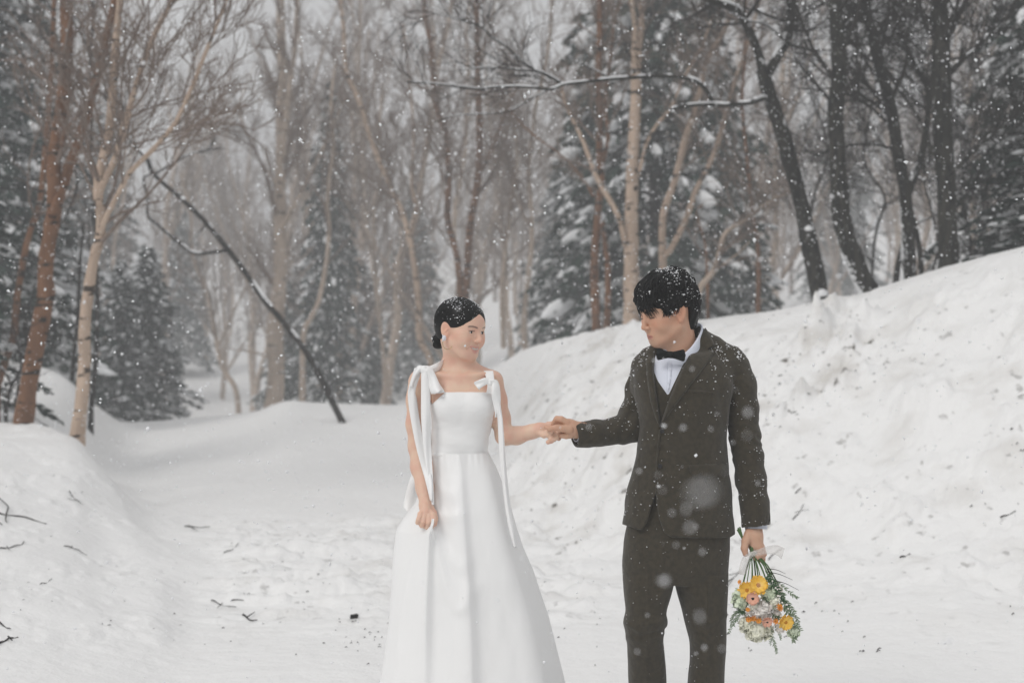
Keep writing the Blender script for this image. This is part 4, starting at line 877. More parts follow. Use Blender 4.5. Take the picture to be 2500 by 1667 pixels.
# her left arm reaching to his hand
B.chain([pp(1203, 935, .012), pp(1213, 975, .012), pp(1222, 1020, .006), pp(1232, 1064, -.012)], [.038, .0335, .0325, .0315], .018)
B.chain([pp(1232, 1064, -.012), pp(1262, 1063, -.022), pp(1300, 1053, -.040), pp(1316, 1049, -.048)], [.0325, .0310, .0245, .0235], .012)
hd = -.050
B.cap(pp(1318, 1048, hd), pp(1338, 1046, hd), .022, .021, .012, flat=(np.array([0, 1., 0]), 1.35))
# fingers pass under his palm and curl back; knuckles show below
for k_, (a, b, c, d_) in enumerate([((1338,1036),(1354,1034),(1366,1040),(1370,1050)), ((1340,1044),(1356,1046),(1366,1053),(1362,1062)), ((1338,1052),(1352,1058),(1358,1068),(1350,1074)), ((1334,1058),(1344,1066),(1346,1076),(1338,1079))]):
    o1 = hd+.012-.012*k_; B.chain([pp(*a, o1), pp(*b, o1-.006), pp(*c, o1-.016), pp(*d_, o1-.026)], [.0105, .0095, .0088, .0080], .003)
B.chain([pp(1318, 1056, hd-.012), pp(1328, 1062, hd-.026), pp(1338, 1060, hd-.032), pp(1347, 1052, hd-.034)], [.0125, .0105, .0092, .0078], .004)
B.plane_cut(lambda X, Y, Z: np.maximum(np.where(np.abs(X-pp(1122, 0)[0]) < .13, 1, -1)*0+(pp(0, 1235)[2]-Z)*1.0*(np.abs(Y-DP) < .12)-.0001*(np.abs(Y-DP) >= .12), -9), 0)
V, F = B.mesh(); V = relax(V, F, 1, .35)
body = mk('body', V, F, m_skin, bride); face_attrs(body, FW)
eyes(bride, FW, (-.25, 1, .0)); 
TV, TF = uv_sphere((0, 0, 0), 1, 20, 12); TV = TV*np.array([.0225, .0085, .0066])+np.array([0, .0738, -.0600]); _ = mk('teeth', FW.o+(TV*FW.s)@FW.A.T, TF, m_teeth, bride)
# ---- hair: sleek, centre parted, gathered in a low bun
xs = axis(pp(1042, 0)[0], pp(1195, 0)[0], .0021); ys = axis(DP-.14, DP+.13, .0024); zs = axis(pp(0, 880)[2], pp(0, 722)[2], .0021)
H = Field(xs, ys, zs)
H.ell((0, -.020, .034), (.0785, .098, .0885), 0, fr=FW); H.ell((0, .026, .030), (.0685, .060, .0665), .025, fr=FW); H.ell((0, -.050, -.015), (.054, .046, .045), .03, fr=FW)
# hairline: from the parting down over the temples to the ears; everything in front and below is cut away
def hairline(x, y, z):
    ax = np.abs(x); zz = .100-.25*ax-8.3*ax**2        # height of the hairline above each x
    side = .012+ .9*(z+.005)
    return -(z-(.088-.95*ax-.0-1.2*np.maximum(ax-.05, 0)))  # below the line
H.apply(lambda x, y, z: np.maximum((.093-.72*np.abs(x)-3.6*x*x)-z, (y-(-.002+.30*(np.abs(z)+z)*.5)))*.7, FW.o-.3, FW.o+.3, .004, 'i', fr=FW) if False else None
H.apply(lambda x, y, z: np.minimum((y-(.000)), ((.066-.50*np.abs(x)-5.0*x*x)-z)*.6), FW.o-.3, FW.o+.3, .006, 'i', fr=FW)
H.ell((.074, -.012, -.010), (.03, .0235, .034), .004, 's', fr=FW, rot=(12, 0, 0)); H.ell((-.074, -.012, -.010), (.03, .0235, .034), .004, 's', fr=FW, rot=(12, 0, 0))
H.apply(lambda x, y, z: (-.045-z), FW.o-.3, FW.o+.3, .01, 'i', fr=FW)
H.ell((0, -.099, -.053), (.030, .024, .028), .006, fr=FW); H.ell((.012, -.106, -.046), (.020, .018, .020), .003, fr=FW); H.ell((.008, -.100, -.070), (.022, .018, .014), .003, fr=FW)
H.cap((0, .078, .110), (0, .0, .128), .0016, .0016, .006, 's', fr=FW)
H.apply(lambda x, y, z: .0001*np.sin((y*.35+np.abs(x)*1.2+z*.6)*420)*(z > -.04), FW.o-.3, FW.o+.3, 0, 'add', fr=FW)
V, F = H.mesh(); hair = mk('hair', V, F, m_hair, bride)
bhw = bvh_of(hair); rs = np.random.default_rng(77); Ps, Rs = [], []; C0 = np.array([0, -.02, .03])
def nrm(v): return v/np.linalg.norm(v)
def cap_w(d_):
    w0 = FW.w(C0); dw = FW.A@d_; h = bhw.ray_cast(Vector(w0+dw*.3), Vector(-dw)); return (((np.array(h[0])-FW.o)@FW.A)/FW.s) if h[0] is not None and (Vector(w0)-h[0]).length > .05 else None
for i in range(620):        # combed strands from the parting round to the bun
    s_ = -1 if rs.random() < .5 else 1; f = rs.uniform(0, 1)**.8; d0 = nrm(np.array([s_*.06, 1-1.5*f, .42+.75*math.sin(f*2.2)])); d1 = nrm(np.array([s_*.95, .15-.75*f, .02+.75*f*rs.uniform(.3, 1)])); d2 = nrm(np.array([s_*.16, -1, -.62+.2*f])); p = []
    for q in np.linspace(0, 1, 9):
        d_ = nrm((1-q)**2*d0+2*q*(1-q)*d1*1.15+q*q*d2); c_ = cap_w(d_); p.append(c_+d_*.0004 if c_ is not None else None)
    ok = [k_ for k_ in range(9) if p[k_] is not None]
    if len(ok) < 5: continue
    pts_ = np.array([p[k_] for k_ in ok]); g = np.linspace(0, len(ok)-1, 9); pts_ = np.stack([np.interp(g, np.arange(len(ok)), pts_[:, j]) for j in range(3)], 1); Ps.append(FW.o+(pts_*FW.s)@FW.A.T); Rs.append(np.array([.3, .8, 1, 1, 1, 1, .9, .8, .4])*rs.uniform(.0006, .0013))
V, F = tubes(np.array(Ps), np.array(Rs), 4); mk('hair_strands', V, F, m_hair, hair)
# ---- earring
ear = FW.w((.084, -.006, -.034)); ez = empty('earring', tuple(np.array(ear)-np.array(world_loc(bride)))); ez.parent = bride
L = []
for a_, rx_ in ((0, 1), (2.1, .8), (4.2, .8)):
    V, F = uv_sphere((0, 0, 0), 1, 12, 8); V = V*np.array([.0075, .0025, .0098]); c_, s_ = math.cos(a_), math.sin(a_); V = np.stack([V[:, 0]*c_-V[:, 2]*s_*.5, V[:, 1], V[:, 0]*s_*.5+V[:, 2]], 1)+ear+np.array([.001*math.cos(a_), -.004-.001*a_, .003*math.sin(a_)]); L.append((V, F))
mk('petal', *merge(L), m_pearl, ez)
an = np.linspace(R(130), R(330), 20); hp = np.array([ear+np.array([.013+.0175*math.cos(a), -.004, -.018+.021*math.sin(a)]) for a in an]); mk('hoop', *tubes(hp[None], np.full((1, 20), .0009), 5), m_gold, ez)
# ---- bodice
xs = axis(pp(1040, 0)[0], pp(1222, 0)[0], .0036); ys = axis(DP-.14, DP+.13, .0036); zs = axis(pp(0, 1116)[2], pp(0, 940)[2], .003)
D_ = Field(xs, ys, zs); torso_field(D_, .0055)
def top(X, Y, Z):
    u, v = PXY(X, Y, Z); fr_ = np.where(Y < DP, 1., 0.); line = 957+0*u; side = np.maximum(np.maximum(1087-u, u-1194), 0); return (Z-(CAMZ-(line+side*.9*fr_-833.5)*Y/FPX))
D_.plane_cut(top, .0016)
D_.apply(lambda X, Y, Z: -.0030*np.exp(-((Z-pp(0, 1107)[2])/.0045)**2)+.0012*fbm(X*30+Y*20, Z*60, 3, 4)+.0012*np.sin((Z*90+X*22))*np.exp(-((Z-pp(0, 1080)[2])/.04)**2), (-9, -9, -9), (9, 9, 9), 0, 'add')
V, F = D_.mesh(); mk('bodice', relax(V, F, 1, .3), F, m_satin, bride)
# ---- skirt
nA, nZ = 300, 230
PYs = np.interp(np.linspace(0, 1, nZ), [0, .25, 1], [1103, 1240, 1848])
SL = np.array([(1103,1047),(1140,1044),(1180,1034),(1230,1012),(1262,985),(1292,967),(1353,960),(1420,956),(1508,950),(1600,938),(1667,927),(1760,912),(1850,895)], float)
SRt = np.array([(1103,1192),(1140,1212),(1180,1228),(1230,1244),(1290,1260),(1338,1275),(1393,1298),(1450,1316),(1508,1335),(1600,1358),(1667,1375),(1760,1398),(1850,1420)], float)
xL = np.interp(PYs, SL[:, 0], SL[:, 1]); xR = np.interp(PYs, SRt[:, 0], SRt[:, 1]); cxp = (xL+xR)/2; cxp = np.interp(PYs, [1103, 1250, 1850], [1120, 1122, 1158])
Zs = CAMZ-(PYs-833.5)*DP/FPX; th = np.linspace(0, 2*np.pi, nA, endpoint=False)
rl, rr = (cxp-xL)*DP/FPX, (xR-cxp)*DP/FPX; ryy = np.interp(PYs, [1103, 1150, 1240, 1400, 1850], [.0855, .102, .145, .20, .30])
cs, sn = np.cos(th), np.sin(th); X = np.where(cs[None] < 0, rl[:, None], rr[:, None])*cs[None]+((cxp-1250)*DP/FPX)[:, None]; Y = DP+ryy[:, None]*sn[None]; Z = np.repeat(Zs[:, None], nA, 1)
tt = np.linspace(0, 1, nZ)[:, None]
fold = (.010*np.sin(th*9+1.0)+.006*np.sin(th*17+2))*sst(.05, .6, tt)*np.where(sn[None] > -.1, 1, .0)        # plain flare behind
U_, V_ = PXY(X, Y, Z)
def seg_d(u, v, line, w0, w1, asym=0):
    best = np.full(u.shape, 1e9); side = np.zeros(u.shape); wt = np.zeros(u.shape); P = cr(np.array(line, float), 6); n_ = len(P)-1
    for i in range(n_):
        a, b = P[i], P[i+1]; e = b-a; t = np.clip(((u-a[0])*e[0]+(v-a[1])*e[1])/(e@e), 0, 1); dx, dy = u-a[0]-t*e[0], v-a[1]-t*e[1]; d = np.hypot(dx, dy); m = d < best
        best = np.where(m, d, best); side = np.where(m, np.sign(e[0]*dy-e[1]*dx), side); wt = np.where(m, (i+t)/n_, wt)
    return best, side, wt
front = sn[None] < 0
def ridge(line, amp, w0, w1, a0=1, a1=1, edge=0):
    """a fold; edge=+-1 makes a sharper drop on that side"""
    d, s_, w = seg_d(U_, V_, line, w0, w1); wd = (w0+(w1-w0)*w)*1.25; amp = amp*.78
    if edge: wd = np.where(s_ == edge, wd*.38, wd)
    return np.where(front, amp*(a0+(a1-a0)*w)*np.exp(-(d/wd)**2), 0)
dY = np.zeros_like(X)
dY += ridge([(1122,1112),(1126,1180),(1130,1260),(1136,1353),(1144,1461),(1148,1560),(1150,1700),(1150,1850)], .034, 22, 34, .4, 1.3, edge=-1)
dY += ridge([(1182,1112),(1200,1180),(1222,1260),(1244,1346),(1268,1430),(1296,1520),(1322,1640),(1345,1850)], .030, 26, 44, .3, 1.3, edge=-1)
dY += ridge([(1053,1262),(1050,1300),(1046,1353),(1040,1461),(1037,1580),(1034,1700),(1030,1850)], .055, 10, 42, 1.1, .45, edge=-1)
dY += ridge([(1057,1296),(1066,1335),(1080,1390),(1098,1445),(1117,1480),(1136,1470),(1150,1440)], .018, 9, 17, 1.1, .6)
dY += ridge([(1058,1300),(1090,1350),(1120,1380),(1140,1370)], .012, 10, 16, 1, .4)
dY += ridge([(1030,1300),(1010,1360),(990,1440),(975,1540),(965,1667),(958,1850)], .020, 14, 30, .6, 1.1, edge=1)
dY += ridge([(1075,1250),(1095,1262),(1115,1258)], .006, 9, 12); dY += ridge([(1068,1180),(1085,1200),(1105,1205)], .004, 10, 14)
dY += ridge([(1205,1300),(1215,1440),(1228,1600),(1240,1850)], .012, 24, 36, .1, 1.0); dY += ridge([(1090,1500),(1096,1600),(1098,1850)], .012, 16, 26, .2, 1)
dY -= ridge([(1165,1180),(1175,1300),(1190,1450),(1200,1650),(1210,1850)], .012, 24, 40, .3, 1)
Y = Y-dY+fold; X = X+fold*cs[None]*.6
Y += .0035*fbm(X*14, Z*5, 3, 8)+.012*fbm(X*5+2, Z*2.2+1, 2, 18)*sst(0, .12, tt)+.0009*np.sin(U_*.42+np.sin(V_*.02)*2)*np.exp(-((V_-1112)/26)**2)
V = np.stack([X, Y, Z], -1); V = np.concatenate([V, V[::-1]*np.array([1, 1, 1])-0], 0); n2 = nZ
cen = np.stack([(cxp-1250)*DP/FPX, np.full(nZ, DP), Zs], 1)[::-1][:, None]; V[n2:] = cen+(V[n2:]-cen)*np.array([.985, .985, 1]); I = np.arange(2*n2*nA).reshape(2*n2, nA)
F = np.stack([I[:-1], np.roll(I, -1, 1)[:-1], np.roll(I, -1, 1)[1:], I[1:]], -1).reshape(-1, 4)
skirt = mk('skirt', V.reshape(-1, 3), F[:, ::-1], m_satin, bride)
# gathered cloth pinched in her hand
strip('skirt_pinch', [(1054,1266),(1052,1278),(1048,1292),(1044,1315),(1040,1345)], [(1060,1266),(1059,1278),(1057,1292),(1064,1315),(1070,1345)], [-.200,-.203,-.200,-.188,-.165], m_satin, bride, amp=.003, seed=2)
# shoes under the hem
for sx_ in (-.07, .07):
    q = Field(axis(sx_*1-.35, sx_+.05, .005), axis(DP-.18, DP+.15, .005), axis(-.02, .12, .005)); c0 = np.array([pp(1150, 0)[0]+sx_, DP, 0])
    q.cap(c0+[0, -.13, .028], c0+[0, .02, .045], .028, .032, .01); q.cap(c0+[0, .02, .045], c0+[0, .08, .05], .032, .03, .01); q.cap(c0+[0, .09, .05], c0+[0, .10, .006], .02, .008, .01); V, F = q.mesh(); mk('shoe', V, F, m_satin, bride)
# ---- straps and bows
bvh_w = bvh_of(body)
strip('strap', [(1083,876),(1070,884),(1050,893),(1032,901)], [(1078,902),(1066,908),(1052,912),(1040,914)], [-.01,-.035,-.05,-.05], m_satin, bride, amp=.003)
strip('strap', [(1030,900),(1040,925),(1053,962)], [(1050,901),(1066,925),(1087,958)], [-.062,-.085,-.102], m_satin, bride, amp=.004, seed=1)
strip('strap', [(1181,905),(1186,920),(1190,940),(1187,960)], [(1204,905),(1206,920),(1208,940),(1207,962)], [-.035,-.06,-.080,-.095], m_satin, bride, amp=.003, seed=3)
L = [strip('', *a, None, None, ret=True, amp=.009, seed=i) for i, a in enumerate([
   ([(1036,893),(1022,892),(1012,903),(1006,920),(1000,942)], [(1040,912),(1031,906),(1026,915),(1020,930),(1015,951)], [-.075,-.078,-.072,-.06,-.055]),
   ([(1034,892),(1046,893),(1056,900),(1068,925),(1080,952)], [(1038,912),(1042,920),(1050,948),(1054,960),(1062,962)], [-.08,-.085,-.088,-.10,-.112])])]
bow = mk('shoulder_bow', *merge(L), m_satin, bride); V, F = uv_sphere((0, 0, 0), 1, 14, 9); mk('knot', V*np.array([.014, .012, .016])+pp(1035, 903, -.085), F, m_satin, bow)
strip('ribbon_tail', [(1012,898),(998,945),(996,975),(1004,1031),(1018,1100),(1038,1172),(1050,1222)], [(1032,899),(1015,951),(1018,977),(1026,1034),(1040,1108),(1055,1172),(1056,1222)], [-.072,-.055,-.052,-.05,-.075,-.135,-.17], m_satin, bride, amp=.005, seed=4, sub=10)
strip('ribbon_tail', [(1028,900),(1028,951),(1028,1015),(1031,1063),(1036,1110),(1046,1180),(1054,1232)], [(1052,900),(1051,951),(1051,1015),(1052,1063),(1054,1110),(1058,1180),(1060,1232)], [-.088,-.092,-.098,-.095,-.10,-.135,-.165], m_satin, bride, amp=.005, seed=6, sub=10)
L = [strip('', *a, None, None, ret=True, amp=.008, seed=i+3) for i, a in enumerate([
   ([(1198,926),(1184,922),(1168,928),(1157,934),(1163,944)], [(1198,940),(1190,938),(1178,944),(1170,951),(1172,953)], [-.105,-.112,-.116,-.114,-.11]),
   ([(1196,926),(1208,926),(1216,931),(1221,950),(1222,985),(1214,1018)], [(1196,940),(1200,946),(1200,965),(1204,985),(1208,1005),(1208,1019)], [-.105,-.112,-.112,-.105,-.10,-.095])])]
bow = mk('shoulder_bow', *merge(L), m_satin, bride); V, F = uv_sphere((0, 0, 0), 1, 14, 9); mk('knot', V*np.array([.011, .011, .013])+pp(1197, 933, -.108), F, m_satin, bow)
strip('ribbon_tail', [(1198,930),(1208,965),(1213,1000),(1215,1031),(1218,1094),(1224,1160),(1232,1230),(1242,1290),(1254,1334)], [(1212,930),(1219,965),(1224,1000),(1228,1031),(1233,1094),(1238,1160),(1246,1230),(1255,1290),(1262,1338)], [-.11,-.105,-.10,-.10,-.105,-.11,-.125,-.14,-.15], m_satin, bride, amp=.006, seed=9, sub=10)
# bow at the back of the waist, partly seen behind her arm
strip('waist_bow', [(1050,1112),(1025,1120),(1004,1160),(990,1205),(984,1240)], [(1050,1140),(1040,1165),(1028,1200),(1020,1235),(1010,1262)], [.06,.08,.09,.08,.06], m_satin, bride, amp=.012, seed=5)
# ================================================================ the groom
m_skin2 = skin_mat('tan_skin', (.58, .36, .25), (.56, .31, .21), (.42, .17, .14))
m_hair2, t_, b_ = M('black_wavy_hair', (.004, .0042, .0042), .5, spec=.2); noise_bump(t_, b_, 70, .5, .005, 4, stretch=(1, 1, 3))
def cloth(name, c1, c2, rough=.9, weave=420):
    m, t, b = M(name, c1, rough, sheen=.16, spec=.1); b.inputs['Sheen Roughness'].default_value = .6
    noise_mix(t, b, c1, c2, scale=70, detail=8, lo=.38, hi=.62); n_ = noise_bump(t, b, weave, .25, .0012, 3); noise_bump(t, b, 30, .45, .012, 4, prev=n_); return m
m_suit = cloth('brown_tweed', (.048, .040, .0265), (.034, .029, .020)); m_shirt, t_, b_ = M('white_shirt', (.70, .73, .82), .7, spec=.2)
m_bow, t_, b_ = M('black_satin', (.004, .005, .005), .5, spec=.15); m_btn, t_, b_ = M('dark_button', (.012, .012, .013), .35, spec=.4)
m_thread, t_, b_ = M('dark_stitch', (.012, .010, .008), .95)
groom = empty('person', (pp(1650, 1866)[0], DP, 0)); tag(groom, 'man in a brown tweed suit and black bow tie holding a bouquet', 'person')
FM = head_frame(pp(1627, 764, .0), R(-66), R(9), R(-3), 1.03)
def ml(py, xL, xR, ry, oy=0.0): a, b = pp(xL, py), pp(xR, py); return (a[2], (a[0]+b[0])/2, DP+oy, (b[0]-a[0])/2, ry)
T_ = [ml(862, 1590, 1770, .070, .02), ml(880, 1556, 1796, .092, .012), ml(905, 1546, 1796, .112, .006), ml(940, 1546, 1790, .126, 0), ml(975, 1550, 1782, .130, -.002), ml(1010, 1557, 1777, .126, -.002), ml(1060, 1559, 1774, .118), ml(1110, 1555, 1776, .118), ml(1150, 1546, 1782, .124), ml(1200, 1531, 1787, .130), ml(1250, 1522, 1791, .134), ml(1290, 1517, 1794, .136), ml(1330, 1514, 1796, .136)]
def trunk_m(Fd, pad=0.0):
    Fd.loft(T_, .01, power=2.25, pad=pad); Fd.cap(pp(1652, 838, .025), pp(1590, 878, .02), .052+pad, .050+pad, .04); Fd.cap(pp(1680, 832, .03), pp(1788, 888, .015), .052+pad, .052+pad, .04)
def body_grid(h, zlo, zhi, xlo=1480, xhi=1900): return axis(pp(xlo, 0)[0], pp(xhi, 0)[0], h), axis(DP-.19, DP+.2, h), axis(pp(0, zlo)[2], pp(0, zhi)[2], h)
# --- skin: head, neck, hands and forearms in one body
xs = axis(pp(1310, 0)[0], pp(1885, 0)[0], .006, [(pp(1545, 0)[0], pp(1720, 0)[0], .0021), (pp(1310, 0)[0], pp(1420, 0)[0], .0021), (pp(1800, 0)[0], pp(1875, 0)[0], .0021)])
ys = axis(DP-.16, DP+.17, .0036, [(DP-.13, DP+.05, .0021)])
zs = axis(pp(0, 1400)[2], pp(0, 665)[2], .006, [(pp(0, 855)[2], pp(0, 665)[2], .0021), (pp(0, 1080)[2], pp(0, 1005)[2], .0019), (pp(0, 1390)[2], pp(0, 1285)[2], .0021)])
B = Field(xs, ys, zs); build_head(B, FM, True)
B.cap(FM.w((0, -.030, -.040)), pp(1664, 860, .03), .056, .058, .03); B.cap(FM.w((0, .010, -.070)), pp(1650, 870, -.005), .024, .03, .035)
B.cap(pp(1650, 880, .03), pp(1660, 1240, .0), .06, .07, .02)
B.chain([pp(1660, 880, .03), pp(1582, 905, .05), pp(1562, 960, .055), pp(1552, 1015, .045), pp(1540, 1043, .022), pp(1470, 1052, -.015), pp(1404, 1049, -.055)], [.036, .034, .036, .036, .036, .033, .0265], .015)
B.chain([pp(1670, 880, .02), pp(1800, 905, .02), pp(1822, 1100, .0), pp(1840, 1290, -.03)], [.04, .04, .036, .0265], .015)
B.cap(pp(1640, 1240, 0), pp(1655, 1330, 0), .09, .09, .02)
# his right hand, back of the hand to the camera, thumb across her fingers
hd2 = -.066
B.cap(pp(1408, 1050, -.055), pp(1388, 1043, hd2), .0265, .027, .015, flat=(np.array([0, 1., 0]), 1.15)); B.cap(pp(1390, 1042, hd2), pp(1368, 1038, hd2), .0265, .0235, .012, flat=(np.array([0, 1., 0]), 1.3))
B.chain([pp(1384, 1032, hd2-.012), pp(1370, 1024, hd2-.016), pp(1360, 1023, hd2-.014), pp(1354, 1032, hd2-.002), pp(1350, 1044, hd2+.018)], [.0135, .0122, .0115, .0105, .0095], .003)   # index bent up and over
B.chain([pp(1390, 1048, hd2-.020), pp(1372, 1046, hd2-.032), pp(1357, 1044, hd2-.038), pp(1342, 1046, hd2-.037), pp(1333, 1042, hd2-.032)], [.0145, .0122, .0102, .0095, .0078], .0035)  # thumb
for k_, (a, b, c, d_) in enumerate([((1372,1040),(1358,1042),(1348,1052),(1352,1062)), ((1376,1048),(1362,1054),(1352,1062),(1360,1068)), ((1382,1056),(1370,1062),(1358,1066),(1364,1070))]):
    o1 = hd2+.014+.007*k_; B.chain([pp(*a, o1), pp(*b, o1+.012), pp(*c, o1+.008), pp(*d_, o1-.004)], [.0115, .0108, .0098, .0085], .003)
B.chain([pp(1394, 1062, hd2-.006), pp(1382, 1064, hd2-.016), pp(1370, 1063, hd2-.018)], [.012, .0105, .0088], .003)   # edge of the palm below
# his left hand round the stems
hb = -.045
B.cap(pp(1840, 1288, -.03), pp(1841, 1308, hb), .027, .029, .012, flat=(np.array([0, 1., 0]), 1.1)); B.cap(pp(1841, 1308, hb), pp(1845, 1330, hb-.004), .030, .0275, .012, flat=(np.array([0, 1., 0]), 1.25))
for k_, (x0_, y0_, x1_, y1_, x2_, y2_) in enumerate([(1856,1338,1858,1352,1845,1362), (1858,1334,1864,1352,1855,1366), (1856,1330,1862,1346,1862,1368), (1850,1326,1858,1340,1860,1360)]):
    o1 = hb-.012+.014*k_; B.chain([pp(1848, 1322, o1), pp(x0_, y0_, o1-.004), pp(x1_, y1_, o1-.003), pp(x2_, y2_, o1-.018+.006*k_)], [.0135, .0125, .0112, .0095], .003)
B.chain([pp(1828, 1302, hb-.008), pp(1820, 1320, hb-.020), pp(1817, 1338, hb-.026), pp(1820, 1352, hb-.028)], [.0160, .0135, .0118, .0095], .005)
V, F = B.mesh(); body_m = mk('body', relax(V, F, 1, .35), F, m_skin2, groom); face_attrs(body_m, FM, True); eyes(groom, FM, (0, .9, -.4))
# --- hair: thick, layered, falling over the brow
xs = axis(pp(1545, 0)[0], pp(1730, 0)[0], .0024); ys = axis(DP-.15, DP+.15, .0028); zs = axis(pp(0, 805)[2], pp(0, 636)[2], .0024)
H = Field(xs, ys, zs)
H.ell((0, -.020, .050), (.087, .104, .100), 0, fr=FM); H.ell((0, .026, .060), (.080, .066, .070), .02, fr=FM); H.ell((0, -.062, -.005), (.070, .058, .062), .03, fr=FM); H.ell((0, -.050, -.055), (.052, .046, .042), .02, fr=FM)
H.apply(lambda x, y, z: np.minimum((y-(.012)), ((.024-.018*sst(.035, .065, np.abs(x)))-z)*.7), FM.o-.3, FM.o+.3, .008, 'i', fr=FM)       # clear the face
H.apply(lambda x, y, z: np.minimum((y-(-.048)), ((.012)-z)*.8), FM.o-.3, FM.o+.3, .008, 'i', fr=FM)                    # clear the ears and neck front
H.apply(lambda x, y, z: (-.085-.25*(y+.05))-z, FM.o-.3, FM.o+.3, .008, 'i', fr=FM)
H.apply(lambda x, y, z: .0022*np.sin(x*95+y*60+3*np.sin(z*50))*sst(-.1, .05, z)+.0012*np.sin(y*230+z*90), FM.o-.3, FM.o+.3, 0, 'add', fr=FM)
V, F = H.mesh(); hair_m = mk('hair', relax(V, F, 1, .4), F, m_hair2, groom)
# locks of hair over the cap
rng = np.random.default_rng(31); LK = []
bh = bvh_of(hair_m); HC = np.array([0, -.014, .046])
def on_cap(d_):   # local direction -> local point on the hair surface
    w0 = FM.w(HC); dw = FM.A@d_; h = bh.ray_cast(Vector(w0+dw*.25), Vector(-dw)); 
    return (((np.array(h[0])-FM.o)@FM.A)/FM.s) if h[0] is not None and (Vector(w0)-h[0]).length > .05 else HC+d_*.088
N_ = 2000; Ps = []; Rs = []
for i in range(N_):
    u = rng.uniform(-np.pi, np.pi); v1 = math.asin(rng.uniform(.15, 1.0)); v0 = v1-rng.uniform(.35, 1.0)
    lim = .0 if math.cos(u) > .35 else (.08 if abs(u) < 1.95 else -.75); v0 = max(v0, lim+rng.uniform(-.06, .12)); 
    if v0 > v1-.2: v1 = v0+.3
    t = np.linspace(0, 1, 8); sw = rng.normal(.1, .22); p = []; lf = rng.uniform(.0, .0035) if rng.random() > .15 else rng.uniform(.004, .012); wv = rng.uniform(0, 6.3)
    for q in range(8):
        uu = u+sw*t[q]+.05*math.sin(t[q]*5+wv); vv = v1+(v0-v1)*t[q]; d_ = np.array([math.sin(uu)*math.cos(vv), math.cos(uu)*math.cos(vv), math.sin(vv)]); c_ = on_cap(d_); p.append(c_+d_*(-.003+lf*math.sin(t[q]*3.14)+.002*t[q]*(t[q] > .6)))
    Ps.append(FM.o+(np.array(p)*FM.s)@FM.A.T); Rs.append(np.array([.3, .9, 1.2, 1.3, 1.2, 1.0, .7, .15])*rng.uniform(.0011, .0025))
# fringe curls hanging across the forehead to the eyes
for x_ in np.linspace(-.066, .060, 62):
    for q in range(2):
        xx = x_+rng.normal(0, .004); t = np.linspace(0, 1, 9); yy = .078-.55*abs(xx)**1.0*.55; amp = rng.uniform(.004, .012); dn = rng.uniform(.072, .104) if abs(xx) < .055 else rng.uniform(.05, .07)
        sw = rng.uniform(-.028, .006); P_ = np.stack([xx*(.86+.14*t)+sw*t*t+amp*.5*np.sin(t*4+x_*30), yy+.022*np.sin(t*2.5)-.004*t+.001*rng.normal(), .098-dn*t], 1)
        Ps.append(FM.o+(cr(P_[::1], 1)[:9][np.linspace(0, 8, 8).astype(int)]*FM.s)@FM.A.T); Rs.append(np.array([.9, 1, 1, .95, .85, .7, .5, .15])*rng.uniform(.0014, .0026))
for x_ in rng.uniform(0, 1, 190):     # locks over the temple down to the ear
    y_ = -.03+.095*x_; t = np.linspace(0, 1, 8); b0 = on_cap(np.array([-.075, y_+.01, -.022])/np.linalg.norm([-.075, y_+.01, -.022])); dn = rng.uniform(.02, .066) if y_ > .0 else rng.uniform(.01, .02)
    P_ = b0[None]+np.stack([-.004+.006*t+.004*np.sin(t*5+x_*20), .012*(rng.random()-.3)*t+.006*np.sin(t*4+x_*9), .016-dn*.8*t], 1); Ps.append(FM.o+(P_*FM.s)@FM.A.T); Rs.append(np.array([.6, 1, 1.1, 1.1, 1, .8, .5, .1])*rng.uniform(.0010, .0021))
V, F = tubes(np.array(Ps), np.array(Rs), 4); mk('hair_locks', V, F, m_hair2, hair_m)
# --- shirt, collar, waistcoat
xs, ys, zs = body_grid(.007, 1150, 835, 1560, 1740); Q = Field(xs, ys, zs); trunk_m(Q, -.0205); V, F = Q.mesh(); shirt = mk('shirt', V, F, m_shirt, groom)
Q = Field(*body_grid(.0055, 1200, 850, 1545, 1780)); trunk_m(Q, -.0125)
vf = poly_sdf([(1606,820),(1596,905),(1606,930),(1631,966),(1660,905),(1700,820),(1700,600),(1500,600)])
Q.apply(lambda X, Y, Z: np.where(Y < DP+.02, -vf(*PXY(X, Y, Z))*.00144, -.02), (-9, -9, -9), (9, 9, 9), .002, 'i'); V, F = Q.mesh(); vest = mk('waistcoat', V, F, m_suit, groom)
# collar: standing band open in front
xs = axis(pp(1590, 0)[0], pp(1725, 0)[0], .0026); ys = axis(DP-.12, DP+.13, .0028); zs = axis(pp(0, 892)[2], pp(0, 770)[2], .0026); Q = Field(xs, ys, zs)
c0, c1 = pp(1660, 880, .006), pp(1666, 830, .020)
Q.cap(c0+(c0-c1)*.6, c1+(c1-c0)*1.5, .077, .064, 0); Q.cap(c0+(c0-c1), c1+(c1-c0)*2, .067, .056, .002, 's')
def ctop(X, Y, Z):
    dx, dy = X-c0[0]-.012, Y-c0[1]-.008; r_ = np.sqrt(dx*dx+dy*dy)+1e-6; s_ = ((1+(dx*.42+dy*.907)/r_)/2).clip(0, 1)**.62; v = 872+(784-872)*s_; return Z-(CAMZ-(v-833.5)*.00144)
Q.plane_cut(ctop, .003); V, F = Q.mesh(); mk('collar', relax(V, F, 2), F, m_shirt, shirt)
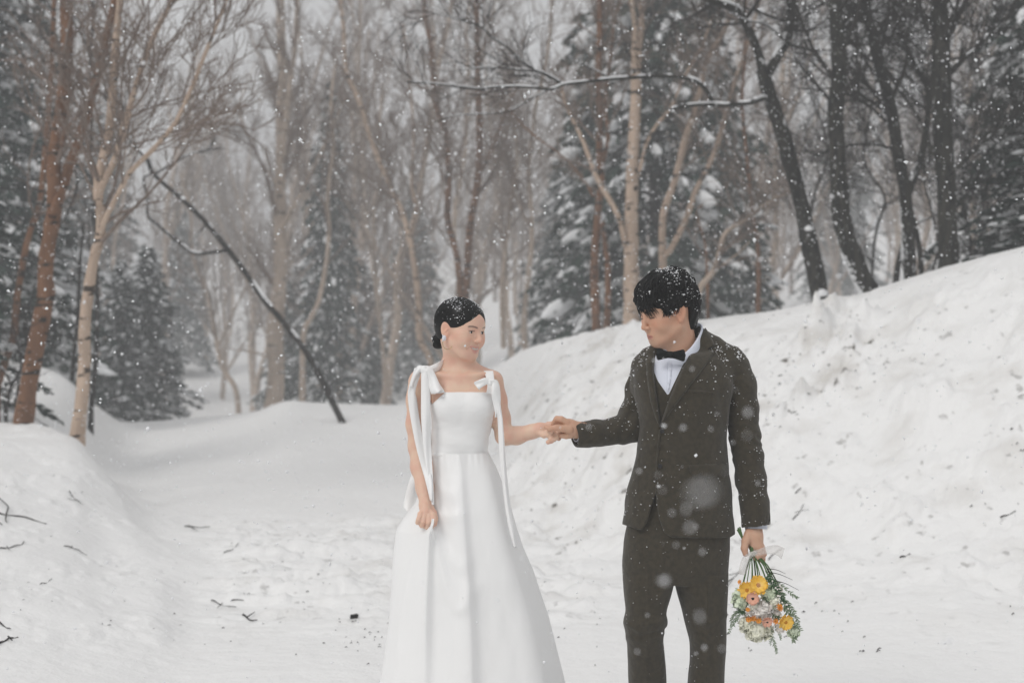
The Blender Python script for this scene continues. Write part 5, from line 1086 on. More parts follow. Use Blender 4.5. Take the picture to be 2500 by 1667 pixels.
# --- jacket body with the front open in a V and cut away below the button
xs, ys, zs = body_grid(.0044, 1322, 790); J = Field(xs, ys, zs)
J.loft(T_, .01, power=2.25); J.cap(pp(1660, 842, .030), pp(1592, 880, .022), .046, .048, .03); J.cap(pp(1692, 834, .034), pp(1782, 880, .016), .042, .054, .035)
J.cap(pp(1700, 815, .045), pp(1735, 842, .03), .03, .036, .03)
J.chain([pp(1796, 897, .018), pp(1808, 940, .016)], [.052, .054], .02); J.chain([pp(1572, 898, .03), pp(1566, 950, .04)], [.044, .044], .02)
vj = poly_sdf([(1604,830),(1596,850),(1594,905),(1602,960),(1612,1048),(1632,980),(1676,880),(1716,812),(1722,770),(1600,760)])
lo = poly_sdf([(1602,1200),(1603,1225),(1608,1262),(1620,1296),(1640,1318),(1640,1400),(1558,1400),(1562,1300),(1578,1278),(1588,1245)])
lc = np.array([(1500,1274),(1519,1279),(1540,1286),(1558,1293),(1600,1293),(1640,1311),(1700,1313),(1781,1312),(1794,1304),(1850,1300)], float)
def open_front(X, Y, Z):
    u, v = PXY(X, Y, Z); fr_ = Y < DP-.02+.0*Z; a = np.where(fr_, -vj(u, v), -9); b = np.where(fr_, -lo(u, v), -9); hem = v-np.interp(u, lc[:, 0], lc[:, 1]); return np.maximum(np.maximum(a, b), hem)*.00144
# hollow behind the neck
J.cap(pp(1658, 870, .02), pp(1664, 760, .03), .068, .064, .004, 's')
def folds_j(X, Y, Z):
    u, v = PXY(X, Y, Z); f = .0045*fbm(X*13+3, Z*8+Y*5, 3, 12)
    f = f-.0045*np.exp(-((v-(1078+.28*np.abs(u-1620)))/9)**2)*np.exp(-((u-1620)/60)**2)*(Y < DP)+.0035*np.exp(-((v-(1096+.45*np.abs(u-1620)))/8)**2)*np.exp(-((u-1620)/70)**2)*(Y < DP)
    f = f+.004*np.exp(-((u-1750-.12*(v-900))/9)**2)*sst(900, 960, v)*(1-sst(1120, 1200, v))*(Y < DP)
    return f
J.apply(folds_j, (-9, -9, -9), (9, 9, 9), 0, 'add'); J.plane_cut(open_front, .0015)
V, F = J.mesh(); jacket = mk('jacket', relax(V, F, 1, .3), F, m_suit, groom)
# --- sleeves
def sleeve(pts, rad, name='sleeve', mouth=None, wr=None, lo_=None, hi_=None, h=.0044, inner=None):
    P = np.array(pts); r = max(rad)+.02; xs, ys, zs = [axis(P[:, i].min()-r, P[:, i].max()+r, h) for i in range(3)]; Q = Field(xs, ys, zs); Q.chain(pts, rad, .02)
    if wr: Q.apply(wr, (-9, -9, -9), (9, 9, 9), 0, 'add')
    if mouth is not None:
        c, n_ = np.array(mouth[0]), np.array(mouth[1]); n_ = n_/np.linalg.norm(n_); Q.plane_cut(lambda X, Y, Z: (X-c[0])*n_[0]+(Y-c[1])*n_[1]+(Z-c[2])*n_[2], .0012); Q.cap(c+n_*.03, c-n_*.035, mouth[2], mouth[2], .002, 's')
    V, F = Q.mesh(); return mk(name, relax(V, F, 1, .3), F, m_suit, groom)
def wr_l(X, Y, Z):
    u, v = PXY(X, Y, Z); return .0022*np.sin((v-u*.55)*.16+np.sin(v*.03)*2+fbm(u*.03,v*.03,2,3)*4)*np.exp(-((v-1085)/75)**2)+.0042*fbm(X*13, Z*11+Y*6, 3, 33)+.0018*np.sin((v+u*.5)*.12+fbm(u*.03,v*.03,2,5)*4)*np.exp(-((v-1225)/45)**2)
sleeve([pp(1797, 900, .018), pp(1806, 940, .016), pp(1812, 1000, .012), pp(1819, 1060, .006), pp(1826, 1110, -.002), pp(1833, 1170, -.012), pp(1842, 1230, -.022), pp(1848, 1300, -.032)], [.050, .0545, .0545, .0535, .0510, .0505, .0500, .0525], mouth=(pp(1848, 1284.5, -.03), pp(1852, 1330, -.035)-pp(1844, 1230, -.02)+np.array([.004, 0, 0]), .046), wr=wr_l)
def wr_r(X, Y, Z):
    u, v = PXY(X, Y, Z); return .0042*np.sin((u*.9+v*.5)*.17)*np.exp(-((u-1530)/28)**2)+.0038*fbm(X*13, Z*12, 3, 35)+.0022*np.sin((u-v*.3)*.13)*np.exp(-((u-1460)/40)**2)
sleeve([pp(1574, 905, .045), pp(1560, 960, .060), pp(1549, 1010, .050), pp(1538, 1044, .022), pp(1500, 1053, -.002), pp(1450, 1058, -.030), pp(1390, 1062, -.058)], [.046, .047, .052, .0520, .0455, .0435, .0440], mouth=(pp(1402, 1060, -.053), pp(1392, 1062, -.056)-pp(1450, 1052, -.03), .038), wr=wr_r, h=.0026)
def cuff(a, b, r_, th=.0022):
    a, b = np.array(a), np.array(b); P = np.array([a, (a+b)/2, b]); V1, F1 = tubes(P[None], np.array([[r_, r_, r_]]), 36); V2, F2 = tubes(P[None], np.array([[r_-th]*3]), 36); n0 = len(V1); ring = np.arange(36)+72; nx = np.roll(ring, -1)
    F3 = np.stack([ring, nx, nx+n0, ring+n0], 1); r0 = np.arange(36); n1 = np.roll(r0, -1); F4 = np.stack([n1, r0, r0+n0, n1+n0], 1); mk('cuff', np.vstack([V1, V2]), np.vstack([F1, F2[:, ::-1]+n0, F3, F4]), m_shirt, shirt)
cuff(pp(1846, 1270, -.03), pp(1846, 1290.5, -.034), .0385); cuff(pp(1440, 1057, -.036), pp(1406, 1056, -.055), .0315)
# --- trousers
xs, ys, zs = body_grid(.0054, 1860, 1180, 1500, 1810); G = Field(xs, ys, zs)
G.loft([ml(1180, 1556, 1764, .100), ml(1262, 1535, 1775, .112), ml(1300, 1527, 1781, .118), ml(1340, 1522, 1781, .120), ml(1385, 1521, 1779, .118), ml(1416, 1525, 1776, .097)], .01, power=2.4)
G.loft([ml(1396, 1523, 1645, .100, -.002), ml(1430, 1523, 1640, .098, -.016), ml(1483, 1525, 1625, .092, -.03), ml(1514, 1519, 1627, .092, -.036), ml(1550, 1526, 1618, .080, -.03), ml(1600, 1532, 1622, .076, .0), ml(1667, 1536, 1627, .074, .03), ml(1760, 1541, 1630, .072, .045), ml(1850, 1542, 1632, .078, .05)], .006, power=2.4)
G.loft([ml(1396, 1648, 1777, .100), ml(1430, 1650, 1777, .100), ml(1483, 1664, 1775, .094), ml(1530, 1675, 1774, .086), ml(1565, 1684, 1773, .082), ml(1600, 1683, 1772, .080), ml(1640, 1679, 1770, .078), ml(1667, 1678, 1769, .077), ml(1760, 1676, 1768, .074), ml(1850, 1674, 1768, .080)], .006, power=2.4)
def folds_t(X, Y, Z):
    u, v = PXY(X, Y, Z); f = .0050*fbm(X*11+1, Z*6, 3, 44); fr_ = (Y < DP)
    for (ax_, ay, bx, by, w, a) in [(1583, 1400, 1576, 1840, 3.2, -.0045), (1728, 1420, 1724, 1840, 3.2, -.0045), (1560, 1292, 1632, 1352, 5, .004), (1570, 1300, 1636, 1366, 5, -.004), (1645, 1330, 1648, 1420, 3, .003), (1640, 1418, 1600, 1470, 7, -.004), (1650, 1416, 1700, 1455, 7, -.004), (1620, 1515, 1570, 1525, 6, -.006), (1624, 1535, 1565, 1552, 5, .005), (1620, 1500, 1580, 1498, 5, .004), (1528, 1520, 1560, 1540, 5, -.005), (1686, 1548, 1730, 1535, 5, .004), (1772, 1500, 1735, 1520, 6, -.004), (1690, 1570, 1740, 1560, 7, -.003), (1532, 1555, 1580, 1570, 7, -.003)]:
        ex, ey = bx-ax_, by-ay; t = np.clip(((u-ax_)*ex+(v-ay)*ey)/(ex*ex+ey*ey), 0, 1); d = np.hypot(u-ax_-t*ex, v-ay-t*ey); f = f+1.1*a*np.exp(-(d/w)**2)*fr_
    return f
G.apply(folds_t, (-9, -9, -9), (9, 9, 9), 0, 'add'); V, F = G.mesh(); mk('trousers', relax(V, F, 1, .3), F, m_suit, groom)
for px_, oy in ((1588, .05), (1722, 0)):
    c = np.array([pp(px_, 0)[0], DP+oy, 0]); Q = Field(axis(c[0]-.08, c[0]+.08, .005), axis(c[1]-.26, c[1]+.14, .005), axis(-.03, .13, .005)); Q.cap(c+[-.01, -.15, .032], c+[0, 0, .045], .036, .038, .01); Q.cap(c+[0, 0, .045], c+[0, .07, .045], .04, .036, .01); Q.cap(c+[0, 0, .06], c+[0, .02, .11], .035, .04, .01); Q.plane_cut(lambda X, Y, Z: .002-Z, .003); V, F = Q.mesh(); mk('shoe', V, F, m_bow, groom)
# --- tailoring laid over the jacket front
bj = bvh_of(jacket, vest)
lapel_mod = lambda u, v: .004*sst(0, 14, np.abs(v-1000))*0+.002
drape('lapel', [(1716,810),(1722,800),(1734,816),(1746,844),(1730,853),(1745,861),(1722,893),(1690,935),(1650,988),(1625,1022),(1613,1046),(1611,1040),(1618,1018),(1632,980),(1652,930),(1676,880),(1700,835)], bj, .010, .0045, m_suit, jacket, 2.2)
drape('lapel', [(1604,838),(1592,838),(1583,850),(1575,862),(1584,872),(1577,878),(1580,930),(1588,980),(1600,1020),(1611,1043),(1613,1034),(1608,1000),(1602,960),(1596,905),(1597,860)], bj, .009, .0045, m_suit, jacket, 2.2)
drape('pocket_flap', [(1682,1135),(1730,1133),(1775,1131),(1778,1150),(1777,1164),(1730,1166),(1692,1162),(1684,1152)], bj, .0045, .004, m_suit, jacket, 2.2)
drape('pocket_flap', [(1556,1118),(1563,1117),(1562,1140),(1548,1142)], bj, .004, .004, m_suit, jacket, 2)
drape('breast_pocket', [(1680,951),(1712,953),(1743,957),(1743,963),(1711,960),(1680,958)], bj, .003, .003, m_suit, jacket, 1.6)
drape('front_edge', [(1609,1048),(1615,1048),(1608,1120),(1604,1206),(1600,1206),(1602,1120)], bj, .003, .002, m_suit, jacket, 1.8)
def button(px, py, r_, bvh, par, mat=m_btn, off=.003):
    dr = Vector(((px-1250)/FPX, 1, -(py-833.5)/FPX)); h = bvh.ray_cast(Vector((0, 0, CAMZ)), dr.normalized()); p = np.array(h[0] if h[0] else pp(px, py, -.12)); 
    an = np.arange(16)*2*np.pi/16; prof = [(0, -.0022), (r_*.55, -.0018), (r_*.62, -.0028), (r_*.92, -.0028), (r_, -.001), (r_, .002)]; V = [p+np.array([q*math.cos(a), y_-off+.001, q*math.sin(a)]) for q, y_ in prof for a in an]; I = np.arange(len(V)).reshape(len(prof), 16); F = np.stack([I[:-1], np.roll(I, -1, 1)[:-1], np.roll(I, -1, 1)[1:], I[1:]], -1).reshape(-1, 4); mk('button', V, F, mat, par)
button(1616, 1052, .0078, bj, jacket, off=.006); button(1611, 1137, .0078, bj, jacket, off=.006)
bs = bvh_of(shirt, vest); drape('placket', [(1630,884),(1641,884),(1638,925),(1632,958),(1628,952),(1629,920)], bs, .002, .0015, m_shirt, shirt, 1.8); button(1634, 905, .0036, bs, shirt, m_shirt); button(1632, 935, .0036, bs, shirt, m_shirt)
# bow tie
xs = axis(pp(1594, 0)[0], pp(1682, 0)[0], .002); ys = axis(DP-.16, DP-.03, .002); zs = axis(pp(0, 890)[2], pp(0, 842)[2], .002); Q = Field(xs, ys, zs); yb = -.106
for s_, xe in ((-1, 1606), (1, 1669)):
    Q.cap(pp(1637, 866, yb), pp(xe, 866-1*s_, yb+.010), .006, .0195, 0, flat=(np.array([0, 1., 0]), 2.4)) if False else None
    for dz in (-1, 0, 1): Q.cap(pp(1637, 866+dz*2, yb), pp(xe+(2 if dz else 0)*s_*-1, 866+dz*9.5+s_*1.5, yb+.008+.003*abs(dz)), .0055, .0075, .009)
    Q.cap(pp(1640+s_*4, 866, yb-.012), pp(xe-s_*8, 866, yb-.004), .0016, .0020, .006, 's')
Q.ell(pp(1638, 866, yb-.003), (.0085, .0085, .0115), .003); V, F = Q.mesh(); mk('bow_tie', relax(V, F, 1, .4), F, m_bow, groom)
# ================================================================ the bouquet, hanging head down from his left hand
bq = empty('flower_bouquet', pp(1842, 1345, -.06)); tag(bq, 'hanging bouquet of yellow, peach and cream flowers with fern, held in his hand', 'bouquet')
def fm(name, c1, c2, rough=.7, sss=0, scale=40): m, t, b = M(name, c1, rough, spec=.2, sss=sss); noise_mix(t, b, c1, c2, scale=scale, detail=3, lo=.3, hi=.7); return m
m_yel = fm('yellow_petal', (.90, .60, .13), (.86, .48, .05)); m_or = fm('orange_petal', (.84, .38, .06), (.75, .25, .04)); m_pch = fm('peach_petal', (.80, .46, .34), (.78, .40, .28)); m_crm = fm('cream_petal', (.88, .87, .76), (.82, .82, .68)); m_grn_w = fm('greenish_white_petal', (.76, .83, .67), (.68, .77, .57)); m_wht = fm('white_petal', (.88, .85, .81), (.86, .80, .74))
m_ctr, _, _ = M('dark_flower_centre', (.012, .010, .010), .7); m_octr = fm('orange_flower_centre', (.62, .26, .02), (.35, .14, .02)); m_stem = fm('green_stem', (.065, .13, .045), (.11, .19, .07), scale=25); m_leaf = fm('dark_leaf', (.030, .075, .030), (.06, .12, .05)); m_fern = fm('grey_green_fern', (.26, .32, .22), (.16, .23, .13)); m_ribbon, t_, b_ = M('sheer_ribbon', (.74, .71, .68), .5); b_.inputs['Alpha'].default_value = .3
rng = np.random.default_rng(9)
def basis(nv):
    nv = np.array(nv, float); nv /= np.linalg.norm(nv); a = np.cross(nv, [0, 0, 1.]); a /= np.linalg.norm(a); b = np.cross(nv, a); return nv, a, b
def petals(c, nv, r, n_, w, rows=1, cup=.25, jit=.12, r0=.18, th=.0006, ruf=0):
    nv, a, b = basis(nv); L = []
    for k in range(rows):
        rr = r*(1-.22*k)
        for i in range(n_):
            an = 2*np.pi*(i+.5*k)/n_+rng.normal(0, .05); d = a*math.cos(an)+b*math.sin(an); s_ = np.cross(nv, d); l = rr*(1+rng.normal(0, jit*.5)); t = np.array([r0, .45, .75, .93, 1.0]); ww = w*np.array([.45, .85, 1, .75, .25]); lift = cup*r*(t**1.5)*(1 if k == 0 else 1.5)*rng.uniform(.6, 1.3)+k*.0015+rng.normal(0, .0006)
            P = c+d[None]*(t*l)[:, None]+nv[None]*lift[:, None]; row = np.stack([P-s_*ww[:, None]+nv*(.12*w), P, P+s_*ww[:, None]+nv*(.12*w)], 1)
            if ruf: row += rng.normal(0, ruf, row.shape)
            V = np.vstack([row.reshape(-1, 3), row.reshape(-1, 3)-nv*th]); I = np.arange(15).reshape(5, 3); q = np.stack([I[:-1, :-1], I[1:, :-1], I[1:, 1:], I[:-1, 1:]], -1).reshape(-1, 4); L.append((V, np.vstack([q, q[:, ::-1]+15])))
    return merge(L)
def dome(c, nv, r, h_=.4, n_=12, m_=5, rough=.0):
    nv, a, b = basis(nv); V = [c+nv*r*h_]; 
    V = []; 
    for j in range(m_):
        t = j/(m_-1)*np.pi/2
        for i in range(n_):
            an = 2*np.pi*i/n_; V.append(c+(a*math.cos(an)+b*math.sin(an))*r*max(math.sin(t), .02)+nv*r*h_*math.cos(t)+nv*rng.normal(0, rough))
    I = np.arange(n_*m_).reshape(m_, n_); return np.array(V), np.stack([I[:-1], np.roll(I, -1, 1)[:-1], np.roll(I, -1, 1)[1:], I[1:]], -1).reshape(-1, 4)
BD = -.085
def gerbera(px, py, rpx, nv, mat, cm, off=0, n_=20, nm='gerbera'):
    c = pp(px, py, BD-off); r = rpx*.00144; f = mk(nm, *petals(c, nv, r, n_, r*.15, rows=2, cup=.18), mat, bq); mk('flower_centre', *dome(c+np.array(nv)*0.001, nv, r*.28, .5, rough=.0004), cm, f); return f
def puff(px, py, rpx, mat, off=0, n_=150, nm='carnation', flat=.8, sz=.30):
    """ruffled ball of petals"""
    c = pp(px, py, BD-off); r = rpx*.00144; L = []
    for i in range(n_):
        d = rng.normal(0, 1, 3); d /= np.linalg.norm(d); d[1] = -abs(d[1])*.9 if rng.random() < .8 else d[1]; q, a, b = basis(d+rng.normal(0, .35, 3)); s_ = r*sz*rng.uniform(.6, 1.2); P = c+d*r*rng.uniform(.62, 1.0)*np.array([1, flat, 1])
        g = np.array([[-1, -1], [0, -1.2], [1, -1], [1.2, 0], [1, 1], [0, 1.2], [-1, 1], [-1.2, 0]])*s_*.6; R_ = [P+a*x+b*y+q*(rng.normal(0, s_*.18)+s_*.3) for x, y in g]; V = np.array([P]+R_); L.append((V, np.array([[0, 1+k, 1+(k+1) % 8, 1+(k+2) % 8] for k in range(0, 8, 2)])))
    V, F = merge(L); f = mk(nm, V, F, mat, bq); V2, F2 = uv_sphere(c, r*.72, 12, 8); mk('flower_heart', V2, F2, mat, f); return f
puff(1808, 1464, 22, m_grn_w, -.005); puff(1878, 1449, 21, m_grn_w, .0, nm='carnation'); puff(1857, 1487, 27, m_wht, .006, 190, nm='peony'); puff(1850, 1534, 30, m_crm, -.008, 120, nm='cream_rose', flat=.6, sz=.42); puff(1822, 1522, 20, m_crm, -.014, 90, nm='cream_rose', sz=.4)
puff(1936, 1540, 17, m_grn_w, -.014, 110); puff(1872, 1540, 18, m_crm, -.016, 80, nm='cream_rose', sz=.4); puff(1895, 1500, 14, m_wht, -.006, 80); puff(1820, 1492, 11, m_wht, .002, 60); puff(1885, 1478, 12, m_grn_w, .0, 60)
puff(1890, 1468, 15, m_crm, .010, 80); puff(1905, 1530, 15, m_wht, .0, 80); puff(1842, 1480, 14, m_crm, .014, 80); puff(1804, 1446, 13, m_grn_w, .006, 60); puff(1900, 1440, 12, m_wht, .0, 60)
gerbera(1824, 1440, 22, (-.35, -.9, .0), m_yel, m_octr, .022); gerbera(1851, 1428, 24, (.05, -.95, .3), m_yel, m_octr, .030, 22); gerbera(1918, 1518, 20, (.25, -.9, -.15), m_yel, m_octr, .024, 22)
gerbera(1838, 1460, 16.5, (-.1, -.97, -.1), m_pch, m_ctr, .040, 22, 'anemone'); gerbera(1873, 1517, 13.5, (.1, -.9, -.3), m_pch, m_ctr, .036, 20, 'anemone')
for x_, y_, r_, nv in [(1838, 1508, 10, (0, -.8, -.5)), (1828, 1511, 8, (-.4, -.8, -.3)), (1893, 1516, 8, (.2, -.9, .1)), (1902, 1481, 9, (.3, -.9, .2)), (1906, 1485, 7, (.6, -.7, 0)), (1806, 1420, 6, (-.6, -.7, .3)), (1826, 1487, 6, (-.3, -.9, 0)), (1852, 1514, 8, (0, -.9, -.2))]:
    gerbera(x_, y_, r_, nv, m_or, m_octr, .030, 9, 'orange_blossom')
# stems from the hand to the heads
for k in range(15):
    x0_ = 1834+k*.65+rng.normal(0, 1); x1_ = 1818+k*6+rng.normal(0, 3); y1_ = 1412+abs(k-6)*1.6+rng.uniform(0, 14); o = rng.uniform(-.012, .012)
    P = cr([pp(x0_-3+k*.2, 1334-rng.uniform(0, 3), BD+.032+o), pp(x0_, 1348, BD+.022+o), pp((x0_+x1_)/2+1, 1380, BD+o), pp(x1_, y1_, BD-.004+o)], 3); mk('stem', *tubes(P[None], np.full((1, len(P)), rng.uniform(.0017, .0030)), 6), m_stem, bq)
for x0_, y0_, x1_, y1_ in [(1812, 1312, 1802, 1288), (1813, 1312, 1806, 1286), (1812, 1314, 1800, 1292)]:
    P = cr([pp(1822, 1340, BD+.03), pp(1815, 1322, BD+.03), pp(x0_, y0_, BD+.032), pp(x1_, y1_, BD+.03)], 3); mk('stem', *tubes(P[None], np.linspace(.0022, .003, len(P))[None], 6), m_stem, bq)
def spray(pts, n_, ln, mat, w=.0022, off=.01, seed=0, nm='fern_spray', lw=.16, stemr=.0011):
    rs = np.random.default_rng(seed); P = cr([pp(x_, y_, BD-o_) for x_, y_, o_ in pts], 6); L = [tubes(P[None], np.linspace(stemr, .0005, len(P))[None], 4)]; T = np.gradient(P, axis=0); T /= np.linalg.norm(T, axis=1, keepdims=True)
    for i in range(n_):
        f = .12+.88*i/n_; j = min(int(f*(len(P)-1)), len(P)-2); s_ = -1 if i % 2 else 1; sd = np.cross(T[j], [0, -1., 0]); d = T[j]*.75+sd*s_*.7+rs.normal(0, .22, 3); d /= np.linalg.norm(d); l = ln*rs.uniform(.6, 1.2)*(1.15-.6*f); Q = P[j][None]+d[None]*(np.linspace(0, 1, 4)*l)[:, None]; L.append(tubes(Q[None], np.array([[.0004, l*lw, l*lw*.8, .0002]])*np.array([1]), 4))
    V, F = merge(L); return mk(nm, V, F, mat, bq)
spray([(1868, 1392, .01), (1886, 1425, .02), (1905, 1450, .02), (1925, 1480, .015)], 34, .020, m_leaf, seed=1, nm='leaf_spray'); spray([(1876, 1400, .0), (1900, 1440, .0), (1925, 1475, .0), (1944, 1505, .0), (1952, 1530, -.01)], 60, .020, m_fern, seed=2); spray([(1888, 1430, .01), (1915, 1475, .01), (1930, 1510, .0), (1940, 1545, .0), (1938, 1568, .0)], 50, .022, m_fern, seed=3); spray([(1880, 1410, -.01), (1910, 1430, -.01), (1936, 1452, -.01), (1948, 1460, -.01)], 30, .016, m_fern, seed=4)
spray([(1900, 1450, .012), (1922, 1490, .012), (1940, 1520, .01), (1958, 1540, .01)], 40, .017, m_fern, seed=5); spray([(1874, 1520, .0), (1884, 1550, .0), (1892, 1575, .0), (1896, 1596, .0)], 46, .013, m_fern, seed=6); spray([(1868, 1525, .0), (1876, 1545, .0), (1882, 1560, .0), (1880, 1575, 0)], 26, .011, m_fern, seed=7); spray([(1895, 1520, .0), (1902, 1545, .0), (1906, 1562, .0)], 24, .012, m_fern, seed=8)
spray([(1822, 1480, .0), (1804, 1500, .0), (1790, 1522, .0), (1778, 1545, .0)], 46, .016, m_fern, seed=9); spray([(1820, 1470, -.01), (1800, 1490, -.01), (1788, 1506, -.01), (1784, 1530, -.01)], 36, .014, m_fern, seed=10); spray([(1826, 1488, .014), (1812, 1495, .014), (1800, 1492, .012)], 18, .014, m_leaf, seed=11, nm='leaf_spray'); spray([(1812, 1478, 0), (1800, 1466, 0), (1788, 1460, 0)], 14, .010, m_fern, seed=12)
spray([(1884, 1495, .02), (1896, 1508, .022), (1904, 1504, .02)], 16, .012, m_leaf, seed=13, nm='leaf_spray'); spray([(1862, 1455, .024), (1868, 1462, .026), (1874, 1470, .02)], 8, .010, m_leaf, seed=14, nm='leaf_spray')
for x_, y_, x2, y2 in [(1870, 1395, 1935, 1415), (1875, 1392, 1900, 1425), (1872, 1388, 1918, 1400), (1885, 1415, 1950, 1440)]:
    P = cr([pp(x_, y_, BD), pp((x_+x2)/2, (y_+y2)/2-4, BD), pp(x2, y2, BD-.005)], 4); mk('twig', *tubes(P[None], np.linspace(.0016, .0006, len(P))[None], 5), m_dtwig if 'm_dtwig' in globals() else m_ctr, bq)
for k in range(16):
    x_, y_ = [(1886+rng.uniform(-4, 4)+k*2.6, 1418+k*5.2+rng.uniform(-6, 6)), (1822+rng.uniform(-8, 60), 1484+rng.uniform(-8, 12))][k % 2]; V, F = uv_sphere(pp(x_, y_, BD-.022), rng.uniform(.0025, .004), 8, 6); mk('white_bud', V, F, m_wht, bq)
# ribbon round the stems
c_ = pp(1836, 1349, BD+.020); V, F = tubes(np.array([[c_+np.array([-.004, 0, .006]), c_, c_+np.array([.004, 0, -.008])]]), np.array([[.0155, .0175, .0165]]), 18); mk('ribbon_wrap', V, F, m_ribbon, bq)
strip('ribbon_tail', [(1826,1348),(1850,1341),(1872,1333),(1896,1330),(1916,1338)], [(1828,1360),(1852,1356),(1874,1352),(1894,1354),(1908,1364)], [-.092,-.098,-.092,-.08,-.07], m_ribbon, bq, th=.0008, amp=.006, seed=3); strip('ribbon_tail', [(1824,1350),(1812,1362),(1806,1380),(1802,1400)], [(1838,1356),(1832,1370),(1826,1388),(1818,1404)], [-.09,-.092,-.09,-.085], m_ribbon, bq, th=.0008, amp=.005, seed=5)
# ================================================================ sticks and litter on the snow
def gpix(px, py, lo=5.6, hi=26):
    d = gd(px, py, lo, hi); return gp(px, d)
rng = np.random.default_rng(3)
SK = [('longest dark stick with side twigs poking in at the left edge', [(-20,1253),(10,1258),(60,1266),(114,1281)], .010, [[(16,1262),(20,1248),(10,1232),(-4,1222)], [(16,1262),(14,1275),(18,1284)], [(-6,1280),(6,1286)]]),
 ('crooked twig at the left edge below the longest stick', [(-8,1344),(16,1343),(40,1334),(55,1330),(59,1322)], .006, [[(16,1343),(24,1350)]]),
 ('slim bent twig lying alone in the snow right of the crooked one', [(157,1336),(178,1340),(192,1346),(212,1356)], .005, [[(175,1339),(178,1344)]]),
 ('forked dry twig on the mound, the highest on the left', [(169,1199),(178,1214),(190,1224),(204,1235)], .005, [[(166,1222),(180,1226),(194,1228)]]),
 ('straight stick end at the left edge, second from the bottom', [(-10,1524),(10,1532),(26,1541)], .006, []),
 ('dark stubby stick at the bottom of the left edge', [(-14,1580),(8,1572),(24,1565),(44,1560)], .008, [[(20,1567),(30,1572)]]),
 ('small straight twig left of the path near the dark speck', [(98,1428),(112,1424),(128,1418)], .004, []),
 ('thin Y-shaped twig on the path, left one of three close together', [(516,1471),(540,1480),(577,1485)], .005, [[(543,1481),(530,1492)]]),
 ('short straight twig on the path, the upper right of three close together', [(563,1467),(595,1475)], .005, []),
 ('thickest short twig on the path, the lowest of three close together', [(593,1510),(608,1516),(628,1524)], .008, [[(602,1514),(622,1500)]]),
 ('pale flat twig on the path farther back on the left', [(451,1286),(480,1288),(512,1289)], .008, [[(460,1288),(482,1302)]]),
 ('faint twig pointing up beside the trampled patch', [(547,1353),(566,1343),(583,1329)], .006, []),
 ('bent forked twig sticking out of the snow right of his sleeve', [(1935,1273),(1950,1254),(1962,1237)], .005, [[(1940,1266),(1956,1254),(1975,1257)]]),
 ('short dark twig on the lower right snow', [(2198,1366),(2210,1360),(2222,1354)], .008, []),
 ('thin twig on the bank at the right edge', [(2442,1273),(2460,1262),(2480,1255)], .006, []),
 ('tiny twig high on the slope right of his arm', [(1942,1205),(1956,1192)], .006, []),
 ('grey twigs crossing behind his trouser leg and the bouquet', [(1774,1434),(1790,1414),(1808,1396)], .006, [[(1780,1412),(1800,1406)], [(1774,1446),(1786,1430)]]),
 ('curved twig behind the bouquet ribbon', [(1876,1369),(1890,1352),(1910,1343)], .005, [])]
for lab, pts, r_, subs in SK:
    P = np.array([gpix(*p) for p in pts])+np.array([0, 0, .004]); e = empty('twig', P[0]); tag(e, lab, 'twig', 'twigs lying on the snow')
    C = cr(P, 4); C[:, 2] += .004*np.sin(np.arange(len(C))); mk('stick', *tubes(C[None], np.linspace(r_*.7, r_*.35, len(C))[None], 7), m_limb, e)
    for q in subs:
        P = np.array([gpix(*p) for p in q])+np.array([0, 0, .014]); C = cr(P, 3); mk('side_twig', *tubes(C[None], np.linspace(r_*.5, r_*.25, len(C))[None], 5), m_limb, e)
c = gpix(864, 1511); Q = Field(axis(c[0]-.05, c[0]+.05, .005), axis(c[1]-.05, c[1]+.05, .005), axis(c[2]-.03, c[2]+.05, .005)); Q.ell(c+[0, 0, .008], (.022, .018, .015), 0); Q.ell(c+[.012, .004, .014], (.012, .010, .010), .006)
Q.apply(lambda X, Y, Z: .005*np.sin(X*300)*np.sin(Z*320+Y*200), (-99, -99, -99), (99, 99, 99), 0, 'add'); V, F = Q.mesh(); o = mk('bark_lump', V, F, m_limb); tag(o, 'round dark clump of bark on the path left of the dress hem', 'bark')
# fine litter trodden into the snow
L = []
px_ = rng.uniform(1700, 2560, 3000); py_ = rng.uniform(680, 1600, 3000); n_ = 0
for a, b2 in zip(px_, py_):
    d = gd(a, b2, 5.8, 15)
    x_, y_ = (a-1250)*d/FPX, d; w_ = float(fbm(np.array([x_*.8]), np.array([y_*.7-x_*.4]), 2, 31)[0])+.5*float(fbm(np.array([x_*3]), np.array([y_*3]), 2, 90)[0])
    if d > 14.5 or w_ < .10 or rng.random() < (.72 if b2 < 1300 else .9): continue
    p = gp(a, d)+np.array([0, 0, .006]); an = rng.normal(.5, .5); l = rng.uniform(.004, .016)*(2.6 if rng.random() < .08 else 1); dv = np.array([math.cos(an), math.sin(an)*.6, .25*math.cos(an)])*l; L.append((p-dv, p+np.array([0, 0, .004]), p+dv*.8, rng.uniform(.0020, .0050)))
for a, b2 in zip(np.concatenate([rng.uniform(420, 940, 50), rng.uniform(0, 420, 22), rng.uniform(1240, 1500, 26), rng.normal(880, 40, 18)]), np.concatenate([rng.uniform(1260, 1600, 50), rng.uniform(1120, 1600, 22), rng.uniform(1100, 1640, 26), rng.normal(1560, 30, 18)])):
    d = gd(a, b2, 5.8, 20); p = gp(a, d)+np.array([0, 0, .004]); an = rng.normal(.1, .7); l = rng.uniform(.003, .010); dv = np.array([math.cos(an), math.sin(an), 0])*l; L.append((p-dv, p+np.array([0, 0, .003]), p+dv, rng.uniform(.0012, .003)))
